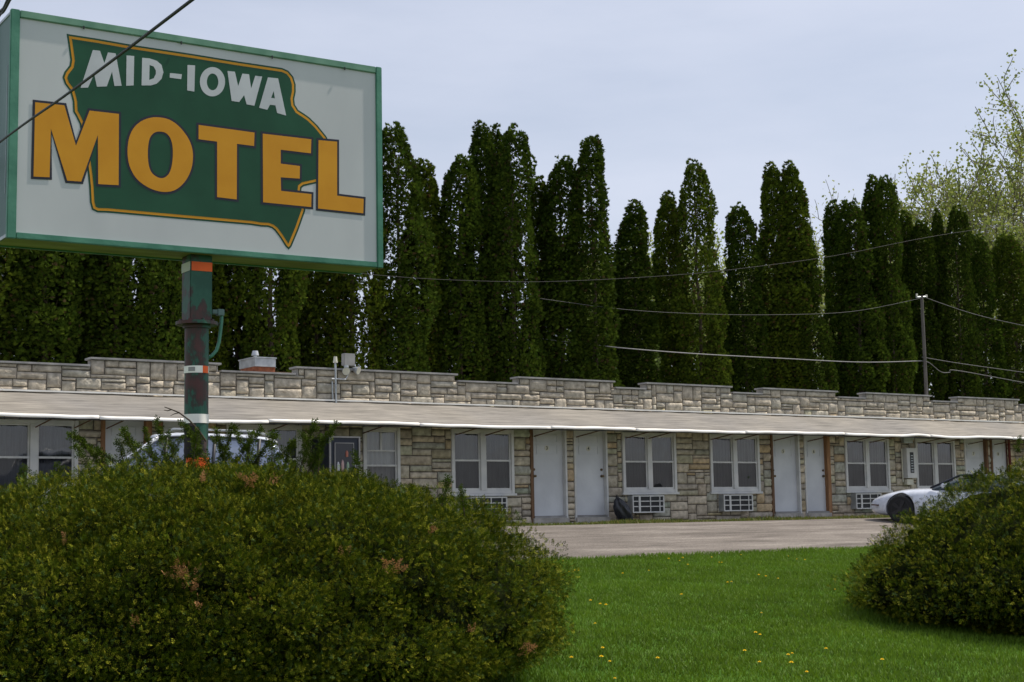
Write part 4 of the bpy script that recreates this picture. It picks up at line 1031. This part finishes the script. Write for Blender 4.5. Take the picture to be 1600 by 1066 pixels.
# px, py of the tip, variant, width scale, extra distance, label
TR = [(-30, 130, 0, 1.1, 0, None), (25, 120, 3, 1.1, .6, None), (75, 160, 1, 1.1, -.2, None), (120, 130, 5, 1, .8, 'dark arborvitae below the left part of the sign, open to the sky on its right'),
 (190, 140, 0, 1.15, 0, 'leafy olive arborvitae below the left half of the sign'), (262, 150, 4, 1, 1.1, 'dark arborvitae just left of the sign pole, sky showing through'), (318, 140, 1, 1, .5, 'thin arborvitae directly behind the sign pole'),
 (155, 150, 1, 1.1, 1.6, 'arborvitae second from the left under the sign, in the rear of the row'), (238, 150, 0, 1, -.3, 'broad arborvitae left of the sign pole with a green sunlit flank'), (462, 240, 1, .8, 2.2, 'thin see through arborvitae behind the bare gap right of the roof vent'),
 (372, 150, 2, 1.2, .9, 'arborvitae right of the sign pole behind the roof vent'), (425, 150, 0, .95, -.4, 'bushy lighter arborvitae ending at the bare gap right of the roof vent'), (492, 160, 3, 1, .6, 'dark arborvitae right of the bare gap above the floodlights'),
 (548, 170, 5, 1, -.1, 'broad arborvitae behind the lower right corner of the sign'),
 (621, 199, 0, 1.05, -.2, 'tall broad arborvitae touching the right edge of the sign'), (657, 250, 2, 1.1, .5, 'narrow arborvitae second from the sign, slightly lower than its neighbour'), (690, 335, 1, .9, 1.3, 'low thin arborvitae with sky gaps, third right of the sign'),
 (715, 246, 1, 1.0, .1, 'arborvitae with a rounded shoulder left of the tallest spire'), (748, 191, 2, 1.1, .3, 'tallest arborvitae spire in the row'), (776, 196, 2, 1.0, 1.0, 'slender arborvitae top peeking out just right of the tallest spire'),
 (797, 204, 0, .95, -.3, 'thick dark column with clean right edge, right of the tallest spires'), (846, 277, 2, 1, .7, 'small arborvitae tip between two thick columns left of the leaning spire'), (872, 247, 1, 1.05, .2, 'round topped arborvitae left of the ragged lone spire'),
 (921, 216, 6, 1.12, -.5, 'ragged narrow spire with a wide skirt reaching down to the roof'), (955, 420, 2, .9, .9, 'short hidden arborvitae filling the foot of the ragged spire'), (989, 314, 2, 1.25, .6, 'short lone arborvitae standing apart with pale trees behind it'),
 (1045, 300, 2, 1.0, .8, 'narrow arborvitae attached to the left flank of a taller column'), (1084, 257, 0, .9, -.2, 'big bullet shaped arborvitae in the middle of the right half'), (1122, 420, 1, .8, 1.4, 'low dark arborvitae in the dip right of the bullet shaped one'), (1156, 319, 1, .95, .4, 'lower arborvitae left of the twin spires'),
 (1203, 255, 2, 1.15, .3, 'left of the twin arborvitae spires'), (1232, 253, 2, 1.15, -.1, 'right of the twin arborvitae spires'), (1258, 360, 1, .9, -.4, 'right shoulder arborvitae hugging the twin spires'), (1304, 314, 2, 1.05, .8, 'slim arborvitae right of the pale leafy gap'),
 (1334, 313, 1, 1.05, 0, 'full arborvitae left of the paired tips'), (1360, 275, 2, 1.05, .5, 'left of the paired arborvitae tips near the utility pole'), (1384, 277, 1, .85, -.2, 'right of the paired arborvitae tips near the utility pole'), (1410, 330, 2, .9, .9, 'low arborvitae shoulder just left of the utility pole top'),
 (1434, 347, 1, .9, .3, 'dark arborvitae behind the utility pole'), (1462, 328, 2, .7, .4, 'small round headed arborvitae tip right of the utility pole'), (1490, 328, 0, .85, -.2, 'bright pointed arborvitae right of the utility pole'), (1530, 368, 1, .9, .2, 'arborvitae below the leafy branches of the big spring tree'),
 (1578, 366, 1, 1.1, 0, 'last full arborvitae before the right edge'), (1625, 360, 0, 1, 0, None), (1670, 380, 1, 1, 0, None), (1720, 385, 0, 1, 0, None), (-85, 120, 1, 1, 0, None)]
fill = ['row of dark arborvitae continuing beyond the left edge of the view', 'row of dark arborvitae continuing beyond the right edge of the view']
for i, (px, py, v, ws, dy, lb) in enumerate(TR):
    p = atY(px, py, YR+dy); H = p.z
    if lb is None: lb = ('dark arborvitae far left, mostly hidden behind the big sign' if px < 200 else 'dark arborvitae beyond the right edge of the picture')
    t = thing('arborvitae_tree', lb, 'tree', (p.x, p.y, 0), random.uniform(0, 6.28), 'arborvitae row behind the motel')
    s = H/12.0; w_ = ws*.93; t.scale = (w_, w_, s)
    for nm, me in (('crown', VAR[v][0]), ('trunk', VAR[v][1])):
        o = bpy.data.objects.new(nm, me); C.objects.link(o); o.parent = t

# ------------------------------------------------------------------ deciduous trees just coming into leaf
LEAFV = np.array([(0, 0, 0), (.5, .1, .5), (0, 0, 1.0), (-.5, .1, .5)]); LEAFF = np.array([(0, 1, 2, 3)])
def spring_tree(px, ptop, Y, label, seed, spread=1.0, low=.27, jit=.16, nleaf=14000, gcol=((.20, .25, .05), (.34, .36, .10)), bare=0, lean=0, depth=6, leafs=.19, thick=.013):
    top = atY(px, ptop, Y); H = top.z; rng = random.Random(seed); nr = np.random.default_rng(seed)
    t = thing('spring_tree', label, 'tree', (top.x, top.y, 0))
    m = MB(); tips = []
    def branch(p, d, l, r, lev):
        n_ = 4; pts = [p]; dd_ = d.copy()
        for i in range(n_):
            dd_ = (dd_+Vector((rng.uniform(-1, 1), rng.uniform(-1, 1), rng.uniform(-.6, .9)))*(.07+.035*lev)).normalized(); pts.append(pts[-1]+dd_*l/n_)
        r2 = r*.66; m.tube(pts, r, 7 if lev < 2 else 3, r2, cap=False)
        if lev >= depth-2: tips.extend((q, dd_) for q in pts[1:])
        if lev >= depth: return
        nb = 5 if lev == 0 else 3; az = rng.uniform(0, 6.28); ref = dd_.orthogonal().normalized(); rf2 = dd_.cross(ref)
        for k_ in range(nb):
            az += 6.28/nb+rng.uniform(-.4, .4); f = 1.0 if k_ == 0 else rng.uniform(.35, 1.0)
            ang = math.radians(rng.uniform(18, 42) if lev == 0 else rng.uniform(8, 20) if k_ == 0 else rng.uniform(26, 46))*min(spread, 1.2)
            nd = dd_*math.cos(ang)+(ref*math.cos(az)+rf2*math.sin(az))*math.sin(ang); nd.z += .06; nd.normalize()
            branch(pts[min(n_, max(1, round(f*n_)))], nd, l*(rng.uniform(.80, .95) if lev == 0 else rng.uniform(.70, .82) if k_ == 0 else rng.uniform(.64, .80)), max(.026, r2*(.9 if k_ == 0 else .68)), lev+1)
    branch(Vector((0, 0, 0)), Vector((lean, 0, 1)).normalized(), H*low, H*thick, 0)
    zmax = max(q.z for q, _ in tips); k_ = H/zmax
    mx_ = sum(q.x for q, _ in tips)/len(tips)*k_; my_ = sum(q.y for q, _ in tips)/len(tips)*k_; t.location = (top.x-mx_, top.y-my_, 0)
    bmesh.ops.scale(m.bm, vec=(k_, k_, k_), verts=m.bm.verts)
    m.build('branches', noisy('grey_bark', (.10, .08, .06), (.2, .17, .13), 6, .9), t)
    if not bare:
        idx = nr.integers(0, len(tips), nleaf); P_ = np.array([list(q*k_) for q, _ in tips])[idx]; pos = P_+nr.normal(size=(nleaf, 3))*jit
        zd = nr.normal(size=(nleaf, 3))+np.array([0, 0, -.4]); q = nr.uniform(size=(nleaf, 1)); col = np.array(gcol[0])*(1-q)+np.array(gcol[1])*q
        V, F, c = stamp(LEAFV, LEAFF, pos, bases(zd, nr), leafs*(.6+.8*nr.uniform(size=nleaf)), col)
        np_mesh('leaves', V, F, MT['leaf'], t, c)
    return t
spring_tree(1545, 128, 58, 'big open spring tree with tiny yellow green leaves above the right end', 31, 1.15, .22, .22, 38000, leafs=.17, thick=.013)
spring_tree(1650, 215, 75, 'hazy almost bare tree behind the big spring tree at the right edge', 22, .85, .28, .3, 14000, ((.24, .24, .12), (.34, .33, .18)))
spring_tree(1296, 292, 78, 'pale leafing tree showing between the twin spires and the slim arborvitae', 23, 1.1, .3, .35, 18000, ((.24, .28, .08), (.36, .38, .13)))
spring_tree(1012, 352, 80, 'pale green tree glimpsed between the short lone arborvitae and its right neighbour', 24, 1.5, .2, .4, 36000, ((.22, .28, .07), (.34, .38, .11)))
spring_tree(1145, 400, 82, 'pale leafing tree low in the dip left of the twin spires', 27, 1.5, .2, .4, 26000, ((.22, .28, .07), (.34, .38, .11)))
spring_tree(1450, 350, 70, 'pale tree filling the gap between the paired tips and the big spring tree', 25, 1.2, .2, .4, 20000, ((.22, .27, .07), (.34, .37, .12)))

# ------------------------------------------------------------------ utility pole and cables
YP = 35.4
pp = atY(1440, 462, YP); t = thing('utility_pole', 'slim grey utility pole rising behind the roof at the right', 'utility pole', (pp.x, YP, 0))
m = MB(); m.tube([(0, 0, 0), (0, 0, pp.z)], .075, 12, .055); m.build('pole', noisy('grey_wood', (.07, .065, .06), (.13, .12, .11), 4, .9, .3, 30, stretch=(4, 4, .4)), t)
m = MB(); m.tube([(-.28, 0, pp.z-.08), (.28, 0, pp.z-.02)], .03, 6); m.build('crossarm', 'metal', t)
m = MB(); 
for x in (-.25, .25): m.cyl((x, 0, pp.z-.05), (0, 0, 1), .035, .1, 8)
m.build('insulator', 'plaque', t)
def cable(pts, r, label, mat='wire', name='cable', r1=None):
    m = MB(); P_ = [Vector(p) for p in pts]
    # smooth with catmull-rom
    out = []
    for i in range(len(P_)-1):
        a = P_[max(0, i-1)]; b = P_[i]; c = P_[i+1]; d = P_[min(len(P_)-1, i+2)]
        for k_ in range(8):
            s = k_/8; out.append(.5*((2*b)+(c-a)*s+(2*a-5*b+4*c-d)*s*s+(3*b-a-3*c+d)*s**3))
    out.append(P_[-1]); m.tube(out, r, 6, r1); return tag(m.build(name, mat, smooth=True), label, 'cable')
q = lambda l, Y=YP: [atY(a, b, Y) for a, b in l]
cable([atY(a, b, c) for a, b, c in ((1440, 564, YP), (1345, 566, YP+.3), (1220, 560, YP+.6), (1090, 553, YP+.6), (985, 545, YP+.6), (920, 538, YP+1.8), (845, 529, YP+2.4), (700, 505, YP+4), (560, 470, YP+6))], .014, 'thick pale cable sagging left from the utility pole in front of the trees', 'wirepale')
cable(q([(1440, 466), (1330, 487), (1200, 492), (1080, 490), (970, 483), (840, 466)], YP+1.2), .006, 'thin pale cable left of the utility pole halfway up the trees', 'wiregrey')
cable(q([(1700, 325), (1600, 347), (1449, 371), (1308, 399), (1180, 417), (1054, 430), (864, 440), (715, 438), (590, 430), (450, 415)], YP-.8), .006, 'long dark cable rising to the right across the tree row', 'wire')
cable(q([(1440, 463), (1519, 490), (1600, 509), (1700, 528)]), .010, 'upper thin cable falling to the right from the utility pole top', 'wiregrey')
cable(q([(1440, 558), (1500, 568), (1600, 582), (1700, 595)]), .011, 'middle cable running right from the utility pole', 'wiregrey')
cable(q([(1440, 564), (1452, 567), (1470, 581), (1484, 582), (1495, 579), (1600, 598), (1700, 616)]), .014, 'lowest kinked cable running right from the utility pole', 'wiregrey')
def fg(a, da, b, db, r, lb):
    A, B = atD(*a, da), atD(*b, db); d = (B-A); pts = [A-d*3.0, A-d*1.5+Vector((0, 0, -.04)), A, A.lerp(B, .5)+Vector((0, 0, -.012)), B, B+d*1.2+Vector((0, 0, .05)), B+d*3+Vector((0, 0, .3))]
    cable(pts, r, lb, 'wire')
fg((0, 222), 12.2, (300, 0), 7.2, .0095, 'black overhead cable crossing in front of the sign face')
fg((0, 20), 9.6, (12, 0), 9.3, .0095, 'upper left black cable of the two at the top left corner')
fg((-3, 28), 9.6, (14.5, 2), 9.2, .008, 'lower right black cable of the two at the top left corner')

# ------------------------------------------------------------------ cars
def loft(name, stations, mat, parent, sub=2, closed=True):
    """stations: list of (x, [(y,z)...] half ring from bottom centre to top centre)"""
    m = MB(); rings = []
    for x, half in stations:
        r = [(y, z) for y, z in half]+[(-y, z) for y, z in half[::-1][1:-1]]
        rings.append([m.bm.verts.new((x, y, z)) for y, z in r])
    n_ = len(rings[0])
    for A, B in zip(rings, rings[1:]):
        for i in range(n_): m._f([A[i], A[(i+1) % n_], B[(i+1) % n_], B[i]])
    m._f(rings[0]); m._f(rings[-1][::-1])
    bmesh.ops.recalc_face_normals(m.bm, faces=m.bm.faces)
    me = bpy.data.meshes.new(name); m.bm.to_mesh(me); m.bm.free(); o = link(name, me, mat, parent, True)
    if sub: s = o.modifiers.new('s', 'SUBSURF'); s.levels = sub; s.render_levels = sub
    return o
def cut(o, cyls):
    """real wheel wells: subtract cylinders, then bake the modifiers"""
    tmp = []
    for (x, y0, y1, z, r) in cyls:
        m = MB(); m.cyl((x, y0, z), (0, 1 if y1 > y0 else -1, 0), r, abs(y1-y0), 36); c = m.build('cutter', 'black'); tmp.append(c)
        b = o.modifiers.new('b', 'BOOLEAN'); b.operation = 'DIFFERENCE'; b.object = c; b.solver = 'EXACT'
    par = o.parent; o.parent = None
    dg = bpy.context.evaluated_depsgraph_get(); me = bpy.data.meshes.new_from_object(o.evaluated_get(dg)); o.modifiers.clear(); o.data = me; o.parent = par
    me.materials.clear(); me.materials.append(o_mat[0]); me.materials.append(MT['black'])
    for p in me.polygons: p.material_index = 0
    for c in tmp: bpy.data.objects.remove(c)
    return o
o_mat = [MT['carwhite']]
def wheel(x, y, r, par, w_=.22, s=1):
    m = MB(); m.tube([(x, y, r), (x, y+.02*s, r), (x, y+(w_-.02)*s, r), (x, y+w_*s, r)], [r-.03, r, r, r-.03], 36)
    wh = m.build('wheel', 'black', par, smooth=False)
    m = MB(); ri = r*.66; yo = y-.004*s
    for k_ in range(5):
        a = 2*math.pi*k_/5; d = Vector((math.cos(a), 0, math.sin(a))); e = Vector((-math.sin(a), 0, math.cos(a)))
        c = Vector((x, yo, r)); q = [c+d*.03+e*.03, c+d*ri+e*.05, c+d*ri-e*.05, c+d*.03-e*.03]
        A = [m.bm.verts.new(v) for v in q]; B = [m.bm.verts.new(v-Vector((0, .012*s, 0))) for v in q]
        m._f(B); [m._f([A[i], A[(i+1) % 4], B[(i+1) % 4], B[i]]) for i in range(4)]
    m.cyl((x, yo, r), (0, -s, 0), .05, .02, 16)
    n_ = 36
    for k_ in range(n_):
        a, b = 2*math.pi*k_/n_, 2*math.pi*(k_+1)/n_
        m.poly([(x+ri*math.cos(a), yo-.004*s, r+ri*math.sin(a)), (x+ri*math.cos(b), yo-.004*s, r+ri*math.sin(b)), (x+ri*1.08*math.cos(b), yo-.004*s, r+ri*1.08*math.sin(b)), (x+ri*1.08*math.cos(a), yo-.004*s, r+ri*1.08*math.sin(a))])
    m.build('rim', 'rim', wh)
# low white sports car: x = 0 at the nose, +x towards the tail, y<0 = side facing the camera
def sports():
    W = .92
    def sec(w_, zb, zt, sh=.62, cr=.03): 
        zm = zb+(zt-zb)*sh
        return [(0, zb), (w_*.80, zb), (w_*.97, zb+.06), (w_, zb+(zm-zb)*.6), (w_*.985, zm), (w_*.90, zt-.03), (w_*.5, zt+cr*.6), (0, zt+cr)]
    st = [(0.0, sec(.50, .22, .48)), (.06, sec(.66, .17, .53)), (.30, sec(.80, .14, .63)), (.65, sec(.89, .14, .74)), (1.0, sec(W, .14, .80)), (1.5, sec(.92, .15, .84)), (2.0, sec(.91, .16, .87)), (2.6, sec(.90, .16, .87)), (3.3, sec(.93, .16, .90)), (3.9, sec(.95, .18, .92)), (4.35, sec(.90, .26, .91)), (4.55, sec(.80, .36, .84))]
    g = ground_hit(1405, 818); 
    rz = math.radians(-74)
    wheelx = .92
    base = Vector((g.x, g.y, 0)) - Matrix.Rotation(rz, 3, 'Z') @ Vector((wheelx, -.92, 0)); base.z = gz(g.y)+.0862*(base.y-g.y)-.02
    t = thing('sports_car', 'low white sports car parked nose left, half hidden by the right shrub', 'car', base, rz); t.rotation_euler = (0, math.radians(4.6), rz)
    b = loft('body', st, 'carwhite', t)
    cut(b, [(wheelx, -1.1, -.62, .33, .375), (wheelx, 1.1, .62, .33, .375), (wheelx+2.65, -1.1, -.62, .34, .38), (wheelx+2.65, 1.1, .62, .34, .38)])
    for x, s in ((wheelx, 1), (wheelx+2.65, 1)): wheel(x, -.885, .325, t, .22, 1)
    for x in (wheelx, wheelx+2.65): wheel(x, .885, .325, t, .22, -1)
    def gsec(w0, w1, z0, z1): return [(0, z0), (w0, z0), (w0*.97, z0+(z1-z0)*.35), (w1*1.02, z0+(z1-z0)*.85), (w1*.9, z1), (0, z1+.02)]
    loft('glasshouse', [(1.55, gsec(.70, .66, .80, .84)), (1.62, gsec(.76, .68, .80, .88)), (2.25, gsec(.80, .60, .80, 1.16)), (2.8, gsec(.80, .60, .80, 1.20)), (3.4, gsec(.78, .58, .82, 1.12)), (4.0, gsec(.70, .55, .84, .95))], 'carglass', t)
    loft('roof', [(2.22, gsec(.60, .55, 1.13, 1.19)), (2.4, gsec(.61, .55, 1.15, 1.225)), (2.9, gsec(.61, .54, 1.15, 1.235)), (3.25, gsec(.58, .52, 1.11, 1.19))], 'navy', t)
    for s in (-1, 1):
        m = MB(); m.tube([(1.60, .76*s, .86), (1.95, .705*s, 1.03), (2.26, .635*s, 1.19), (2.8, .63*s, 1.225)], .026, 8); m.build('pillar', 'navy', t, smooth=True)
        m = MB(); m.box((1.95, .88*s, .88), (2.08, 1.02*s, .99)); m.build('side_mirror', 'carwhite', t, bevel=.025)
        m = MB(); m.box((.17, .79*s, .37), (.34, .83*s, .40)); m.build('side_marker', plain('amber_lens', (.10, .06, .05), .3), t)
    m = MB(); m.box((-.012, -.42, .20), (.02, .42, .30)); m.build('air_intake', 'black', t)
sports()
# white minivan behind the left shrub
def minivan():
    def sec(w_, zb, zt, top=.9): 
        return [(0, zb), (w_*.9, zb), (w_, zb+.12), (w_, zb+(zt-zb)*.55), (w_*.985, zt-.10), (w_*top, zt-.01), (w_*.5, zt+.02), (0, zt+.03)]
    rz = math.radians(-24); Yv = 24.0; e_ = 3.85
    an = atY(429, 676, Yv); base = Vector((an.x, an.y, 0))-Matrix.Rotation(rz, 3, 'Z') @ Vector((e_+.1, -.80, 0))
    base.z = gz(Yv)+.0862*(base.y-Yv)*.6
    H = 1.86
    t = thing('minivan', 'white minivan with roof rails, only its roof and windows above the left shrub', 'car', base, rz); t.rotation_euler = (0, math.radians(1.5), rz)
    body = [(0, sec(.70, .35, .72)), (.1, sec(.85, .24, .84)), (.5, sec(.93, .2, .98)), (1.1, sec(.95, .2, 1.08)), (2.0, sec(.96, .2, 1.12)), (3.4, sec(.96, .2, 1.12)), (e_+.35, sec(.93, .24, 1.12)), (e_+.48, sec(.84, .36, 1.05))]
    b = loft('body', body, 'carwhite', t)
    x2 = e_-.45
    cut(b, [(.92, -1.1, -.65, .34, .38), (.92, 1.1, .65, .34, .38), (x2, -1.1, -.65, .34, .38), (x2, 1.1, .65, .34, .38)])
    for x in (.92, x2): wheel(x, -.9, .33, t, .22, 1); wheel(x, .9, .33, t, .22, -1)
    def gs(w0, w1, z0, z1): return [(0, z0), (w0, z0), (w0*.985, z0+(z1-z0)*.3), (w1*1.03, z0+(z1-z0)*.86), (w1*.93, z1), (0, z1+.03)]
    hr = H-.02
    loft('glasshouse', [(.95, gs(.82, .75, 1.02, 1.10)), (1.05, gs(.86, .76, 1.02, 1.16)), (1.95, gs(.90, .76, 1.04, hr-.06)), (2.6, gs(.92, .77, 1.04, hr-.02)), (e_-.1, gs(.92, .77, 1.04, hr-.05)), (e_+.15, gs(.90, .74, 1.04, hr-.16)), (e_+.38, gs(.88, .78, 1.04, 1.20))], shiny('van_glass', (.30, .34, .42), .06, .5), t)  # pale blue glass colour stands in for bright sky reflections
    loft('roof', [(1.78, gs(.77, .72, hr-.13, hr-.07)), (1.95, gs(.80, .74, hr-.10, hr-.02)), (2.6, gs(.81, .75, hr-.07, hr)), (e_-.1, gs(.80, .74, hr-.10, hr-.03)), (e_+.16, gs(.76, .70, hr-.19, hr-.12))], 'carwhite', t)
    for s in (-1, 1):
        m = MB(); m.tube([(1.0, .84*s, 1.14), (1.5, .82*s, 1.40), (1.98, .79*s, hr-.08)], .035, 8); m.build('pillar', 'carwhite', t, smooth=True)
        for x in (2.05, 2.85, e_-.25): m = MB(); m.tube([(x, .945*s, 1.1), (x+.03, .90*s, 1.3), (x+.05, .825*s, hr-.10)], .03, 8); m.build('pillar', 'dark', t, smooth=True)
        m = MB(); m.tube([(2.1, .70*s, hr+.0), (2.2, .70*s, hr+.055), (e_-.3, .70*s, hr+.04), (e_-.1, .70*s, hr-.01)], .016, 8); m.build('roof_rail', 'metal', t, smooth=True)
minivan()

# ------------------------------------------------------------------ sky, sun, render settings
SUN_AZ, SUN_EL = math.radians(101), math.radians(57)
wd = bpy.data.worlds.new('World'); scene.world = wd; wd.use_nodes = True; nt = wd.node_tree
bg = nt.nodes['Background']; sky = N(nt, 'ShaderNodeTexSky', sky_type='NISHITA'); sky.sun_disc = False
sky.sun_elevation = SUN_EL; sky.sun_rotation = SUN_AZ; sky.air_density = 1.0; sky.dust_density = 1.6; sky.ozone_density = 1.2
tc = N(nt, 'ShaderNodeTexCoord'); mp = N(nt, 'ShaderNodeMapping'); mp.inputs['Scale'].default_value = (1.2, 1.2, 4.5); mp.inputs['Rotation'].default_value = (.1, .25, .5)
nt.links.new(tc.outputs['Generated'], mp.inputs[0])
n1 = N(nt, 'ShaderNodeTexNoise'); n1.inputs['Scale'].default_value = 2.6; n1.inputs['Detail'].default_value = 7; n1.inputs['Roughness'].default_value = .55
nt.links.new(mp.outputs[0], n1.inputs['Vector'])
cr = ramp(nt, [(.30, (.52,)*3), (.72, (.80,)*3)]); nt.links.new(n1.outputs[0], cr.inputs[0])
mx = N(nt, 'ShaderNodeMix', data_type='RGBA'); nt.links.new(cr.outputs[0], mx.inputs[0]); nt.links.new(sky.outputs[0], mx.inputs[6]); mx.inputs[7].default_value = (7.4, 7.8, 9.1, 1)
nt.links.new(mx.outputs[2], bg.inputs[0]); bg.inputs[1].default_value = .1
sl = bpy.data.lights.new('sun', 'SUN'); sl.energy = 4.7; sl.angle = math.radians(.9); sl.color = (1, .93, .82)
so = bpy.data.objects.new('sun', sl); C.objects.link(so)
sd = Vector((math.sin(SUN_AZ)*math.cos(SUN_EL), math.cos(SUN_AZ)*math.cos(SUN_EL), math.sin(SUN_EL)))
so.rotation_euler = sd.to_track_quat('Z', 'Y').to_euler(); so.location = (0, 0, 60)
vs = scene.view_settings; vs.view_transform = 'Standard'; vs.look = 'None'; vs.exposure = 0.08; vs.gamma = 1
scene.render.engine = 'CYCLES'; scene.cycles.max_bounces = 6; scene.cycles.transparent_max_bounces = 12
